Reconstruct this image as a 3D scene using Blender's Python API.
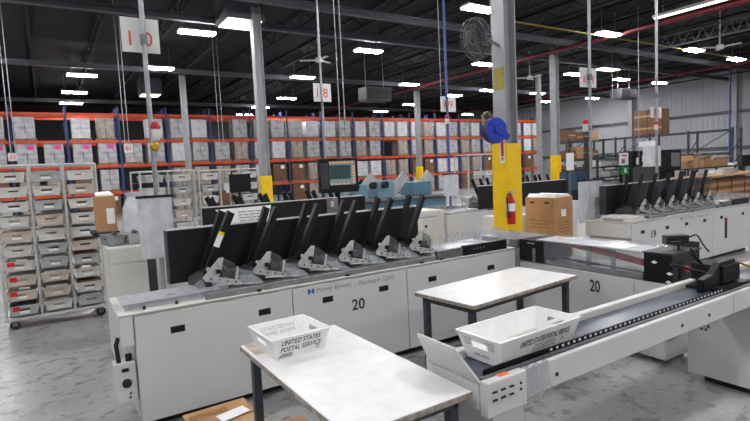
import bpy, math, random
from mathutils import Vector, Matrix
random.seed(7)
for o in list(bpy.data.objects): bpy.data.objects.remove(o)
SC = bpy.context.scene
C = SC.collection

# ------------------------------------------------------------------ camera
FPX, PITCH, ROLL, YAW, CAMZ = 513.556, 0.0803111, -0.0472705, 0.5650042, 1.95
def cam_axes():
    f0 = Vector((math.sin(YAW), math.cos(YAW), 0)); r0 = Vector((math.cos(YAW), -math.sin(YAW), 0)); u0 = Vector((0, 0, 1))
    f = f0*math.cos(PITCH) - u0*math.sin(PITCH); u = u0*math.cos(PITCH) + f0*math.sin(PITCH)
    return r0*math.cos(ROLL) + u*math.sin(ROLL), -r0*math.sin(ROLL) + u*math.cos(ROLL), f
CR, CU, CF = cam_axes()
cd = bpy.data.cameras.new('camera'); cam = bpy.data.objects.new('camera', cd); C.objects.link(cam)
cd.sensor_fit = 'HORIZONTAL'; cd.sensor_width = 36; cd.lens = FPX/750*36; cd.clip_end = 300; cd.clip_start = .05
m = Matrix((CR, CU, -CF)).transposed().to_4x4(); m.translation = (0, 0, CAMZ); cam.matrix_world = m
SC.camera = cam
def at(px, py, **k):
    """point where the sight line of a photo pixel meets the plane x=, y= or z="""
    d = CR*((px-375)/FPX) - CU*((py-210.5)/FPX) + CF
    (a, v), = k.items(); i = 'xyz'.index(a); o = Vector((0, 0, CAMZ))
    return o + d*((v-o[i])/d[i])

# ------------------------------------------------------------------ world, exposure
W = bpy.data.worlds.new('world'); SC.world = W; W.use_nodes = True
W.node_tree.nodes['Background'].inputs[0].default_value = (.55, .6, .7, 1)
W.node_tree.nodes['Background'].inputs[1].default_value = .05
vs = SC.view_settings; vs.view_transform = 'Standard'; vs.look = 'None'; vs.gamma = 1; vs.use_curve_mapping = False; vs.exposure = 0.0
LAMP = 106.0

# ------------------------------------------------------------------ materials
def lin(c): return tuple((x/12.92 if x <= .04045 else ((x+.055)/1.055)**2.4) for x in c)
def rgb(r, g, b): return lin((r/255, g/255, b/255)) + (1,)
def mat(name, col, rough=.5, metal=0., var=.08, scale=12., bump=0., bscale=60., spec=.5, emit=None, es=0., col2=None):
    M = bpy.data.materials.new(name); M.use_nodes = True; nt = M.node_tree; N = nt.nodes; K = nt.links
    b = N['Principled BSDF']; c = rgb(*col)
    b.inputs['Roughness'].default_value = rough; b.inputs['Metallic'].default_value = metal
    b.inputs['Specular IOR Level'].default_value = spec
    tc = N.new('ShaderNodeTexCoord'); nz = N.new('ShaderNodeTexNoise'); nz.inputs['Scale'].default_value = scale; nz.inputs['Detail'].default_value = 4
    K.new(tc.outputs['Object'], nz.inputs['Vector'])
    mx = N.new('ShaderNodeMix'); mx.data_type = 'RGBA'
    c2 = rgb(*col2) if col2 else tuple(min(1, x*(1-var*2)) for x in c[:3])+(1,)
    mx.inputs[6].default_value = c if col2 else tuple(min(1, x*(1+var)) for x in c[:3])+(1,); mx.inputs[7].default_value = c2
    rp = N.new('ShaderNodeMapRange'); rp.inputs[1].default_value = .35; rp.inputs[2].default_value = .7
    K.new(nz.outputs[0], rp.inputs[0]); K.new(rp.outputs[0], mx.inputs[0]); K.new(mx.outputs[2], b.inputs['Base Color'])
    if bump:
        n2 = N.new('ShaderNodeTexNoise'); n2.inputs['Scale'].default_value = bscale; K.new(tc.outputs['Object'], n2.inputs['Vector'])
        bp = N.new('ShaderNodeBump'); bp.inputs['Strength'].default_value = bump; bp.inputs['Distance'].default_value = .01
        K.new(n2.outputs[0], bp.inputs['Height']); K.new(bp.outputs[0], b.inputs['Normal'])
    if emit: b.inputs['Emission Color'].default_value = rgb(*emit); b.inputs['Emission Strength'].default_value = es
    return M
def clear(name, col, alpha, rough=.2, scale=8.):
    M = mat(name, col, rough, scale=scale, bump=.25, bscale=25); nt = M.node_tree; b = nt.nodes['Principled BSDF']
    tr = nt.nodes.new('ShaderNodeBsdfTransparent'); mx = nt.nodes.new('ShaderNodeMixShader'); mx.inputs[0].default_value = alpha
    out = nt.nodes['Material Output']; nt.links.new(tr.outputs[0], mx.inputs[1]); nt.links.new(b.outputs[0], mx.inputs[2]); nt.links.new(mx.outputs[0], out.inputs[0]); return M

def floor_mat():
    M = bpy.data.materials.new('concrete'); M.use_nodes = True; nt = M.node_tree; N = nt.nodes; K = nt.links; b = N['Principled BSDF']
    tc = N.new('ShaderNodeTexCoord')
    def noise(s, d=5, r=.6):
        n = N.new('ShaderNodeTexNoise'); n.inputs['Scale'].default_value = s; n.inputs['Detail'].default_value = d; n.inputs['Roughness'].default_value = r
        K.new(tc.outputs['Object'], n.inputs['Vector']); return n.outputs[0]
    def ramp(src, a, bb):
        r = N.new('ShaderNodeMapRange'); r.inputs[1].default_value = a; r.inputs[2].default_value = bb; K.new(src, r.inputs[0]); return r.outputs[0]
    def mix(f, a, bcol):
        x = N.new('ShaderNodeMix'); x.data_type = 'RGBA'; K.new(f, x.inputs[0])
        if isinstance(a, tuple): x.inputs[6].default_value = a
        else: K.new(a, x.inputs[6])
        x.inputs[7].default_value = bcol; return x.outputs[2]
    c = mix(ramp(noise(.9), .35, .7), rgb(166, 165, 163), rgb(136, 135, 133))
    c = mix(ramp(noise(7), .52, .66), c, rgb(112, 110, 108))
    c = mix(ramp(noise(3.8, 8, .7), .61, .64), c, rgb(98, 88, 83))          # worn patches of the coating
    c = mix(ramp(noise(22, 3), .64, .70), c, rgb(196, 196, 194))            # light scuffs
    K.new(c, b.inputs['Base Color'])
    rr = N.new('ShaderNodeMapRange'); rr.inputs[3].default_value = .18; rr.inputs[4].default_value = .5; K.new(noise(4), rr.inputs[0]); K.new(rr.outputs[0], b.inputs['Roughness'])
    bp = N.new('ShaderNodeBump'); bp.inputs['Strength'].default_value = .15; bp.inputs['Distance'].default_value = .01; K.new(noise(18), bp.inputs['Height']); K.new(bp.outputs[0], b.inputs['Normal'])
    return M
Mt = dict(
    floor=floor_mat(),
    ceil=mat('black_deck', (20, 19, 23), .9, var=.1, scale=.6), joist=mat('dark_joist', (24, 24, 28), .8),
    girder=mat('grey_girder', (84, 86, 92), .6), wall=mat('wall_sheet', (172, 174, 177), .55, var=.03, scale=.7), wall_unlit=mat('unlit_wall', (52, 52, 56), .8),  # the far wall's lack of light is put into its dark colour
    col=mat('column_grey', (158, 160, 162), .45, var=.06, scale=3), yellow=mat('safety_yellow', (250, 204, 8), .4, var=.05, scale=4),
    white=mat('machine_white', (204, 203, 200), .42, var=.02, scale=2), cream=mat('machine_cream', (214, 211, 202), .45, var=.02),
    black=mat('black_paint', (14, 14, 16), .45, var=.1, spec=.35), blackm=mat('matte_black', (17, 17, 19), .65, var=.1, spec=.35), hole=mat('black_recess', (10, 10, 11), .5),
    steel=mat('brushed_steel', (188, 189, 192), .28, .55, var=.1, scale=20), steel2=mat('dull_steel', (140, 140, 140), .45, .5, var=.1, scale=15),
    greymetal=mat('deck_grey', (112, 112, 112), .45, .4, var=.15, scale=20), dkgrey=mat('dark_grey', (58, 59, 62), .5, var=.1),
    plate=mat('feeder_plate', (186, 184, 179), .4, var=.1, scale=25),
    clear=clear('clear_plastic', (190, 194, 198), .28, .15), bag=clear('clear_bag', (226, 228, 232), .66, .25), smoke=clear('smoked_plastic', (92, 94, 98), .42, .12),
    cover=clear('clear_cover', (190, 193, 198), .14, .08),
    lam=mat('white_laminate', (236, 235, 231), .35, var=.05, scale=9, col2=(225, 223, 219)), wood=mat('particle_board', (133, 104, 74), .8, var=.2, scale=30),
    bare=mat('bare_board', (196, 180, 162), .8, var=.15, scale=12),
    alum=mat('aluminium_plate', (178, 179, 182), .38, .15, var=.08, scale=18),
    printc=mat('carton_print', (150, 112, 76), .8), printl=mat('pale_blue_print', (150, 164, 192), .6),
    edge=mat('worn_edge', (168, 160, 150), .7, var=.2, scale=25, col2=(120, 106, 92)),
    leg=mat('table_leg', (60, 66, 74), .45, .3), tray=mat('tray_plastic', (240, 240, 237), .42, var=.03, scale=8), tray2=mat('tray_grey', (214, 212, 204), .5, var=.06, scale=5),
    traytan=mat('tray_tan', (206, 192, 176), .55, var=.08, scale=5), traydk=mat('tray_dull', (180, 180, 178), .5, var=.08, scale=5),
    belt=mat('conveyor_belt', (72, 76, 92), .28, var=.12, scale=4), roller=mat('roller_strip', (112, 112, 116), .4, .3, var=.2, scale=40),
    print=mat('print_black', (46, 46, 56), .6), printg=mat('print_grey', (120, 120, 122), .6), printb=mat('print_blue', (52, 96, 176), .6), orangep=mat('print_orange', (230, 92, 52), .6),
    card=mat('cardboard', (182, 136, 92), .8, var=.06, scale=6, bump=.1), card2=mat('cardboard_dark', (118, 86, 62), .8, var=.08, scale=4), card3=mat('cardboard_light', (196, 158, 116), .8, var=.08),
    paper=mat('paper', (240, 240, 238), .7, var=.02), sign=mat('sign_white', (226, 226, 222), .5, var=.02), pink=mat('pink_label', (232, 62, 152), .6), orange_note=mat('orange_note', (246, 112, 36), .5),
    rack=mat('rack_orange', (204, 74, 34), .5, var=.1, scale=3), rackb=mat('rack_blue', (38, 62, 108), .5, var=.1), rackdk=mat('rack_dark', (50, 58, 60), .55, var=.1), pallet=mat('pallet_wood', (150, 116, 84), .85, var=.2, scale=8),
    wrap=mat('stretch_wrap', (182, 181, 182), .25, var=.14, scale=3, bump=.4, bscale=9), wrapw=mat('white_wrap', (212, 212, 213), .3, var=.08, scale=3, bump=.4, bscale=9),
    wrapt=mat('carton_wrap', (168, 158, 146), .35, var=.16, scale=4, bump=.3, bscale=10), cart=mat('cart_grey', (198, 197, 193), .45, .2, var=.06), rubber=mat('rubber', (22, 22, 22), .7), grime=mat('caster', (120, 120, 120), .5, .5),
    red=mat('fire_red', (196, 24, 26), .35, var=.05), pipe_red=mat('sprinkler_red', (104, 24, 32), .5), pipe_yel=mat('gas_yellow', (150, 136, 50), .5), blue=mat('reel_blue', (24, 60, 176), .35, var=.06), hose=mat('hose_red_black', (70, 30, 34), .5),
    teal=mat('machine_teal', (122, 158, 170), .5, var=.05), teal2=mat('machine_teal_dark', (84, 124, 142), .5, var=.05), tube_red=mat('red_tube', (222, 84, 84), .35), gold=mat('gold_disc', (190, 154, 44), .35, .4),
    silver=mat('duct_silver', (150, 152, 155), .4, .6, var=.1), bluebin=mat('blue_fabric', (66, 90, 116), .7, var=.15), green=mat('green_sign', (28, 150, 72), .5), conduit=mat('conduit', (168, 170, 174), .35, .5), bluepole=mat('blue_pole', (66, 84, 150), .5),
    lamp=mat('lamp_diffuser', (255, 255, 255), .5, emit=(250, 250, 255), es=LAMP), warm=mat('skylight_panel', (255, 248, 226), .5, emit=(255, 244, 220), es=3.), screen=mat('screen_panel', (30, 40, 46), .2, emit=(150, 165, 160), es=.55), screen_o=mat('screen_amber', (60, 30, 10), .3, emit=(235, 170, 110), es=.8), screen_d=mat('screen_dark', (16, 30, 34), .3, emit=(60, 84, 84), es=.4),
)

# ------------------------------------------------------------------ mesh helper
STUFF = ('screws', 'buttons', 'rail_holes', 'knobs', 'latches', 'shelf_runners', 'indicators', 'vent_holes')
class MB:
    def __init__(s): s.v = []; s.f = []
    def add(s, vs, fs):
        n = len(s.v); s.v += [Vector(v) for v in vs]; s.f += [tuple(i+n for i in f) for f in fs]; return s
    def box(s, x0, x1, y0, y1, z0, z1):
        return s.add([(x, y, z) for x in (x0, x1) for y in (y0, y1) for z in (z0, z1)], [(0,1,3,2),(4,6,7,5),(0,4,5,1),(2,3,7,6),(0,2,6,4),(1,5,7,3)])
    def bar(s, p, q, w, h, up=(0,0,1)):
        p, q = Vector(p), Vector(q); d = (q-p).normalized(); a = d.cross(Vector(up))
        if a.length < 1e-4: a = d.cross(Vector((0,1,0)))
        a.normalize(); b = a.cross(d); vs = [e+a*(i*w/2)+b*(j*h/2) for e in (p, q) for i in (-1, 1) for j in (-1, 1)]
        return s.add(vs, [(0,1,3,2),(4,6,7,5),(0,4,5,1),(2,3,7,6),(0,2,6,4),(1,5,7,3)])
    def prism(s, pts, axis, a, b):
        def P(u, w, t): return {'x': (t, u, w), 'y': (u, t, w), 'z': (u, w, t)}[axis]
        n = len(pts); vs = [P(u, w, a) for u, w in pts]+[P(u, w, b) for u, w in pts]
        return s.add(vs, [tuple(range(n)), tuple(range(2*n-1, n-1, -1))]+[(i, i+n, (i+1) % n+n, (i+1) % n) for i in range(n)])
    def tube(s, p, q, r, n=10, r2=None): return s.path([p, q], r, n, r2)
    def path(s, pts, r, n=8, r2=None):
        pts = [Vector(p) for p in pts]; k = len(pts); vs = []; up = None
        for i, p in enumerate(pts):
            d = (pts[min(i+1, k-1)]-pts[max(i-1, 0)]).normalized()
            if up is None:
                up = Vector((0,0,1)) if abs(d.z) < .9 else Vector((0,1,0))
            a = d.cross(up).normalized(); b = a.cross(d).normalized(); up = b
            rr = r if r2 is None else r+(r2-r)*i/(k-1)
            vs += [p+(a*math.cos(t*2*math.pi/n)+b*math.sin(t*2*math.pi/n))*rr for t in range(n)]
        fs = [(i*n+j, i*n+(j+1) % n, (i+1)*n+(j+1) % n, (i+1)*n+j) for i in range(k-1) for j in range(n)]
        return s.add(vs, fs+[tuple(range(n-1, -1, -1)), tuple(range((k-1)*n, k*n))])
    def lathe(s, prof, o, axis=(0,0,1), n=16):
        ax = Vector(axis).normalized(); a = ax.orthogonal().normalized(); b = ax.cross(a); o = Vector(o)
        vs = [o+ax*h+(a*math.cos(t*2*math.pi/n)+b*math.sin(t*2*math.pi/n))*r for r, h in prof for t in range(n)]; k = len(prof)
        fs = [(i*n+j, i*n+(j+1) % n, (i+1)*n+(j+1) % n, (i+1)*n+j) for i in range(k-1) for j in range(n)]
        return s.add(vs, fs+[tuple(range(n-1, -1, -1)), tuple(range((k-1)*n, k*n))])
    def panel(s, c, t, hole=None):
        """panel c=[c00,c10,c11,c01] of thickness t along its normal, with an optional hole (u0,u1,v0,v1)"""
        c = [Vector(p) for p in c]; nrm = (c[1]-c[0]).cross(c[3]-c[0]).normalized()*t
        def B(u, v): return (c[0]*(1-u)+c[1]*u)*(1-v)+(c[3]*(1-u)+c[2]*u)*v
        if not hole: return s.add(c+[p+nrm for p in c], [(0,1,2,3),(7,6,5,4),(0,4,5,1),(1,5,6,2),(2,6,7,3),(3,7,4,0)])
        u0, u1, v0, v1 = hole; r = c+[B(u0, v0), B(u1, v0), B(u1, v1), B(u0, v1)]
        fs = []
        for i in range(4):
            j = (i+1) % 4; fs += [(i, j, j+4, i+4), (j+8, i+8, i+12, j+12), (j, i, i+8, j+8), (i+4, j+4, j+12, i+12)]
        return s.add(r+[p+nrm for p in r], fs)
    def build(s, name, m, parent=None, bevel=0., smooth=False, base=False):
        """one mesh object; base=True puts the origin at the middle of its underside"""
        off = Vector((0,0,0))
        if base:
            lo = [min(v[i] for v in s.v) for i in range(3)]; hi = [max(v[i] for v in s.v) for i in range(3)]
            off = Vector(((lo[0]+hi[0])/2, (lo[1]+hi[1])/2, lo[2]))
        me = bpy.data.meshes.new(name); me.from_pydata([v-off for v in s.v], [], s.f); me.validate(); me.update()
        import bmesh
        bm = bmesh.new(); bm.from_mesh(me); bmesh.ops.recalc_face_normals(bm, faces=bm.faces); bm.to_mesh(me); bm.free()
        o = bpy.data.objects.new(name, me); C.objects.link(o); o.location = off
        me.materials.append(Mt[m] if isinstance(m, str) else m)
        if parent: o.parent = parent
        if name in STUFF: o['kind'] = 'stuff'
        if smooth:
            for p in me.polygons: p.use_smooth = True
            md = o.modifiers.new('e', 'EDGE_SPLIT'); md.split_angle = math.radians(40)
        if bevel:
            md = o.modifiers.new('b', 'BEVEL'); md.width = bevel; md.segments = 2; md.limit_method = 'ANGLE'
        return o
def bx(name, m, parent, *a, bevel=0.): return MB().box(*a).build(name, m, parent, bevel)
def thing(name, label, cat, loc=(0,0,0), rz=0., group=None):
    o = bpy.data.objects.new(name, None); C.objects.link(o); o.location = loc; o.rotation_euler = (0, 0, rz); o.empty_display_size = .1
    return tag(o, label, cat, group)
def tag(o, label, cat, group=None):
    o['label'] = label; o['category'] = cat
    if group: o['group'] = group
    return o
def struct(o): o['kind'] = 'structure'; return o
KIDS = {}
def kids(o): return [c for c in C.objects if c.parent == o]
def dup(o, loc, rz=0., label=None, group=None, parent=None, skip=()):
    c = o.copy(); C.objects.link(c)
    if parent is None: c.location = loc; c.rotation_euler = (0, 0, rz)
    else: c.parent = parent
    if label: c['label'] = label
    if group: c['group'] = group
    for k in (KIDS.get(o) or KIDS.setdefault(o, kids(o))):
        if k.name.split('.')[0] not in skip: dup(k, None, parent=c, skip=skip)
    return c
def text(name, body, o, right, up, w, h, m, parent=None, shear=0., depth=.0008, bold=.0):
    cu = bpy.data.curves.new('t', 'FONT'); cu.body = body; cu.align_x = 'CENTER'; cu.shear = shear; cu.space_line = 1.0; cu.offset = bold; cu.resolution_u = 3
    t = bpy.data.objects.new('t', cu); C.objects.link(t); dg = bpy.context.evaluated_depsgraph_get(); dg.update()
    me = bpy.data.meshes.new_from_object(t.evaluated_get(dg)); bpy.data.objects.remove(t)
    xs = [v.co.x for v in me.vertices]; ys = [v.co.y for v in me.vertices]; cx, cy = (min(xs)+max(xs))/2, (min(ys)+max(ys))/2; sx, sy = max(xs)-min(xs), max(ys)-min(ys)
    R_, U_ = Vector(right).normalized(), Vector(up).normalized(); Nn = R_.cross(U_); o = Vector(o)
    for v in me.vertices: v.co = o+R_*((v.co.x-cx)/sx*w)+U_*((v.co.y-cy)/sy*h)+Nn*depth
    me.materials.clear(); me.materials.append(Mt[m]); me.name = name
    ob = bpy.data.objects.new(name, me); C.objects.link(ob)
    if parent: ob.parent = parent
    return ob
def strokes(name, o, right, up, w, n, dy, hh, m_, parent):
    g = MB(); R_, U_ = Vector(right).normalized(), Vector(up).normalized(); N_ = R_.cross(U_); o = Vector(o)
    for k in range(n):
        x = -w/2
        while x < w/2-.02:
            l = random.uniform(.03, .09)*max(w/.3, .3); l = min(l, w/2-x); p = o+R_*x-U_*(dy*k)+N_*.0008; g.bar(p, p+R_*l, .0008, hh, U_); x += l+.012
    q = g.build(name, m_, parent); q['kind'] = 'stuff'; return q
XP, YP, ZP = Vector((1,0,0)), Vector((0,1,0)), Vector((0,0,1))
ORD = ['first','second','third','fourth','fifth','sixth','seventh','eighth','ninth','tenth','eleventh','twelfth','thirteenth','fourteenth','fifteenth','sixteenth','seventeenth','eighteenth']

# ================================================================== SETTING
ZC = 7.9; XL, XR, YF, YB = -14, 42, -9, 46
struct(MB().box(XL, XR, YF, YB, -.2, 0).build('floor', 'floor'))
ce = struct(MB().box(XL, XR, YF, YB, ZC, ZC+.2).build('ceiling', 'ceil'))
for i in range(26):                                             # open-web joists along the building
    x = XL+1+i*2.15
    g = MB().box(x-.05, x+.05, YF, YB, ZC-.09, ZC-.01).box(x-.04, x+.04, YF, YB, ZC-.55, ZC-.48)
    for k in range(42):
        y = YF+k*1.3; g.bar((x, y, ZC-.5), (x, y+.65, ZC-.08), .03, .03).bar((x, y+.65, ZC-.08), (x, y+1.3, ZC-.5), .03, .03)
    g.build('joist', 'joist', ce)
for y in (-5.6, 5.0, 15.0, 17.7, 26.6, 38):
    MB().box(XL, XR, y-.1, y+.1, ZC-.66, ZC-.63).box(XL, XR, y-.012, y+.012, ZC-.83, ZC-.63).box(XL, XR, y-.1, y+.1, ZC-.85, ZC-.82).build('girder', 'girder', ce)
struct(MB().box(XL-.2, XL, YF, YB, 0, ZC).build('wall_left', 'wall_unlit'))
struct(MB().box(XL, XR, YB, YB+.2, 0, ZC).build('wall_back', 'wall_unlit'))
struct(MB().box(XL, XR, YF-.2, YF, 0, ZC).build('wall_front', 'wall'))
wr = struct(MB().box(XR, XR+.2, YF, YB, 0, ZC).build('wall_right', 'wall'))
for i in range(36):                                             # ribbed metal sheets
    y0 = YF+i*1.5+.02; g = MB().box(XR-.02, XR-.001, y0, y0+1.47, .1, ZC-.02)
    for k in range(4): g.box(XR-.04, XR-.018, y0+.1+k*.37, y0+.17+k*.37, .1, ZC-.02)
    g.build('wall_sheet', 'wall', wr)
for z in (2.3, 4.85): MB().box(XR-.22, XR-.062, YF, YB, z-.09, z+.09).build('girt', 'girder', wr)
for y in (at(735, 120, x=XR-.3).y, at(631, 120, x=XR-.3).y, 10.): MB().box(XR-.45, XR-.23, y-.15, y+.15, 0, ZC-.02).build('wall_column', 'col', wr)

# columns
def h_column(x, y, w, label, yel=2.25):
    t = thing('steel_column', label, 'column', (x, y, 0), 0, 'building columns'); h = w/2
    g = MB().box(-h, -h+.025, -h, h, 0, 7.32).box(h-.025, h, -h, h, 0, 7.32).box(-h+.025, h-.025, -.012, .012, 0, 7.32); g.build('shaft', 'col', t)
    bx('base_plate', 'col', t, -h-.06, h+.06, -h-.06, h+.06, 0, .03)
    if yel: MB().box(-h-.03, h+.03, -h-.03, -h-.001, .031, yel).box(-h-.03, h+.03, h+.001, h+.03, .031, yel).box(-h-.03, -h-.001, -h, h, .031, yel).box(h+.001, h+.03, -h, h, .031, yel).build('column_guard', 'yellow', t, .01)
    return t
NC = (6.15, 5.75)
near = h_column(*NC, .26, 'near grey steel column with tall yellow guard holding the fire extinguisher')
bx('tape_patch', 'pipe_yel', near, -.133, -.131, -.12, .1, 3.08, 3.42)
h_column(6.1, 16.3, .28, 'grey column with yellow foot rising behind the touchscreen monitor', 1.9)
h_column(6.2, 27.4, .26, 'thin far grey column left of the touchscreen, in front of the rack', 0)
h_column(20.8, 16.3, .30, 'grey column with yellow guards right of the near column', 2.2)
h_column(20.9, 27.2, .28, 'distant grey column with yellow foot in front of the rack', 2.0)
c2 = thing('column_barrier', 'wide yellow steel barrier wrapped around the right far column', 'barrier', (20.8, 15.6, 0))
MB().box(-.55, .55, -.16, -.08, 0, 1.5).build('plate', 'yellow', c2, .01); MB().box(-.5, -.42, -.08, .4, 0, 1.3).box(.42, .5, -.08, .4, 0, 1.3).build('return_plate', 'yellow', c2)
MB().box(24.0, 24.25, 19.9, 20.1, 0, 6.9).build('s', 'col', tag(bpy.data.objects.new('steel_post', None), 'thin grey post just right of the yellow-guarded far column', 'post')).name = 'shaft'
C.objects.link(bpy.data.objects['steel_post'])

# ------------------------------------------------------------------ ceiling lights
LZ = 6.9
proto_light = None
def light(x, y, label, group):
    global proto_light
    if proto_light is None:
        t = thing('ceiling_light', label, 'light', (x, y, LZ), 0, group); proto_light = t
        MB().prism([(-.23, .05), (-.17, .12), (.17, .12), (.23, .05)], 'x', -.61, .61).build('housing', 'sign', t)
        MB().prism([(-.22, .048), (-.19, .0), (.19, .0), (.22, .048)], 'x', -.6, .6).build('diffuser', 'lamp', t)
        for s in (-.45, .45): MB().tube((s, 0, .12), (s, 0, ZC-LZ-.01), .006, 6).build('hanger', 'conduit', t)
    else: dup(proto_light, (x, y, LZ), 0, label, group)
seen = [(4.8, 18.5), (1.8, 27.7), (1.7, 33), (1.7, 37.5), (4.7, 25), (11.9, 18.7), (11.8, 25.1), (14, 32.4), (13.9, 37.2), (14.2, 41.8), (12.2, 12.4), (19, 19.1), (25.9, 25.7), (35.9, 38.6), (25.1, 28.3), (18.9, 25.3), (24.9, 33.3), (25.1, 37.9),
        (31, 25.8), (35.9, 29.1), (26.5, 19.4), (19.6, 12.7), (26.8, 12.9), (31.9, 13.2), (31.6, 19.6), (36.1, 19.6), (38.6, 26.5)]
def proj(p):
    d = Vector(p)-Vector((0,0,CAMZ)); return 375+FPX*d.dot(CR)/d.dot(CF), 210.5-FPX*d.dot(CU)/d.dot(CF)
rows = {}
for p in seen: rows.setdefault(round(p[1]/3.2), []).append(p)
for ri, r in enumerate(sorted(rows)):
    for k, p in enumerate(sorted(rows[r])):
        light(p[0], p[1], f'white rectangular ceiling light, {ORD[ri]} row back from the camera, {ORD[k]} from left', 'ceiling lights')
for x in (-9, -2.2, 4.8, 12.1, 19.4, 26.8):
    for y in (-6.3, 0., 6.2, 12.5, 18.7, 25.2):
        if any(abs(x-a)+abs(y-b) < 3 for a, b in seen): continue
        u, v = proj((x, y, LZ)); d = (Vector((x, y, LZ))-Vector((0,0,CAMZ))).dot(CF)
        if d > 0 and -30 < u < 780 and v > -15: continue
        light(x, y, 'white rectangular ceiling light above and beside the camera', 'ceiling lights out of view')
def skylight(px, py, sx, sy, label):
    p = at(px, py, z=ZC-1.0); t = thing('skylight_panel', label, 'skylight', p)
    bx('frame', 'girder', t, -sx-.08, sx+.08, -sy-.08, sy+.08, .04, .98); bx('pane', 'warm', t, -sx, sx, -sy, sy, 0, .04)
skylight(240, 25, .55, .55, 'warm glowing square ceiling panel beside the tall middle column')
skylight(150, 96, .5, .5, 'small warm ceiling panel right of the hanging 10 sign')
skylight(607, 70, .8, .3, 'pale warm ceiling panel right of the hanging 11 sign')
t = thing('strip_light', 'long narrow warm strip light at the upper right under the ceiling', 'light', at(697, 8, z=7.1))
bx('housing', 'sign', t, -.1, .1, -1.55, 1.55, .05, .15); MB().tube((0, -1.2, .15), (0, -1.2, .79), .012, 6).build('hanger', 'conduit', t); MB().tube((0, 1.2, .15), (0, 1.2, .79), .012, 6).build('hanger', 'conduit', t); bx('tube', 'warm', t, -.06, .06, -1.5, 1.5, 0, .05)

# pipes
def pipe(label, m, p, q, r): tag(MB().tube(p, q, r, 10).build('ceiling_pipe', m, None, smooth=True), label, 'pipe')
pipe('dark red sprinkler main crossing the upper right ceiling', 'pipe_red', (20.3, -8, 7.0), (20.3, 45, 7.0), .09)
pipe('thin dark red sprinkler pipe high along the right wall', 'pipe_red', (34, -8, 7.0), (34, 45, 7.0), .07)
pipe('thin dull yellow gas pipe running across the right ceiling', 'pipe_yel', (14, 13.2, 7.02), (39.5, 13.2, 7.02), .035)

def truss(p, q, label):
    p, q = Vector(p), Vector(q); t = thing('bar_truss', label, 'truss', p); d = q-p; n = 12
    MB().bar((0,0,0), d, .06, .06).build('bottom_chord', 'greymetal', t); MB().bar((0,0,.5), d+Vector((0,0,.5)), .06, .06).build('top_chord', 'greymetal', t)
    g = MB()
    for k in range(n): a = d*(k/n); b = d*((k+.5)/n)+Vector((0,0,.5)); c = d*((k+1)/n); g.bar(a, b, .035, .035).bar(b, c, .035, .035)
    g.build('web', 'greymetal', t)
truss((23.2, 6.6, 6.62), (23.2, 12.6, 6.62), 'pale zigzag bar truss below the long strip light')

# ------------------------------------------------------------------ pallet racks
RY = 32.0; BAY = 2.52; X0 = -1.39-BAY*2; NB = 18
def pallet_rack(y0, label):
    t = thing('pallet_rack', label, 'rack', (X0, y0, 0)); up = None; bm = None
    for i in range(NB+1):
        x = i*BAY
        if up is None:
            g = MB().box(-.05, .05, 0, .08, 0, 6.1).box(-.05, .05, 1.0, 1.08, 0, 6.1)
            for k in range(5): g.bar((0, .05, .4+k*1.1), (0, 1.03, 1.4+k*1.1), .03, .03)
            up = g.build('upright_frame', 'rackb', t)
        else: o = up.copy(); C.objects.link(o); o.location = (x, 0, 0)
    for z in (1.3, 2.8, 4.16, 5.63):
        for i in range(NB):
            for yy in (.0, 1.0):
                if bm is None: bm = MB().box(.052, BAY-.052, -.012, .05, -.075, .075).build('beam', 'rack', t); bm.location = (i*BAY, yy, z)
                else: o = bm.copy(); C.objects.link(o); o.location = (i*BAY, yy, z)
    return t
pallet_rack(RY, 'long orange and blue pallet rack across the back of the hall')
pallet_rack(RY+1.25, 'second orange and blue pallet rack backing onto the front one')
def load_proto(kind):
    t = thing('pallet_load', 'x', 'pallet load')
    g = MB()
    for y in (-.42, 0, .42): g.box(-.5, .5, y-.05, y+.05, 0, .1)
    for k in range(5): g.box(-.5+k*.22, -.5+k*.22+.12, -.48, .48, .1, .125)
    g.build('pallet', 'pallet', t); rnd = random.Random(kind); g = MB()
    n, h = [(4, .28), (6, .185), (4, .265), (3, .36), (4, .28)][kind]; w = .45 if kind != 1 else .42
    for k in range(n):
        for i in range(2):
            for j in range(2):
                x0 = -w+i*w+.006; y0 = -.44+j*.44+.006; dx = rnd.uniform(-.012, .012)
                g.box(x0+dx, x0+w-.012+dx, y0, y0+.43, .127+k*h, .127+(k+1)*h-.01)
    g.build('cartons', ['wrap', 'wrapt', 'wrapw', 'card2', 'wrap'][kind], t)
    if kind in (4, 3): bx('label_sheet', 'pink' if kind == 4 else 'paper', t, .05, .32, -.456, -.452, .9, 1.12)
    elif kind == 2: bx('top_sheet', 'paper', t, -.47, .47, -.47, .47, .127+n*h, .135+n*h)
    return t
protos = [load_proto(k) for k in range(5)]; usedp = set()
LOOK = ['grey shrink-wrapped pallet load', 'tan carton pallet load', 'white-wrapped pallet load', 'brown carton pallet load', 'pink-labelled grey wrapped pallet load']
LEV = [('top', 4.236, [2,0,1,2,0,2]), ('middle', 2.876, [0,0,1,0,2,1]), ('lower', 1.376, [1,3,0,2,3,1]), ('floor', 0.0, [0,3,1])]
vis_loads = []
for lv, z, ks in LEV:
    for i in range(NB):
        for s in (0, 1):
            x = X0+i*BAY+(.66 if s == 0 else 1.86)
            if random.random() < (.07 if lv in ('top', 'middle') and i > 3 else .02 if lv == 'middle' else .12): continue
            k = ks[(i*2+s+random.randrange(2)) % len(ks)]
            if i < 5 and lv == 'middle': k = 4 if i < 4 else 0
            lab = f'{LOOK[k]}, {lv} rack level, {ORD[i]} bay from left, {"left" if s == 0 else "right"} side'
            if k not in usedp: usedp.add(k); o = protos[k]; o.location = (x, RY+.52, z); o['label'] = lab; o['group'] = 'pallet loads on the rack'
            else: dup(protos[k], (x, RY+.52, z), 0, lab, 'pallet loads on the rack')

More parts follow.
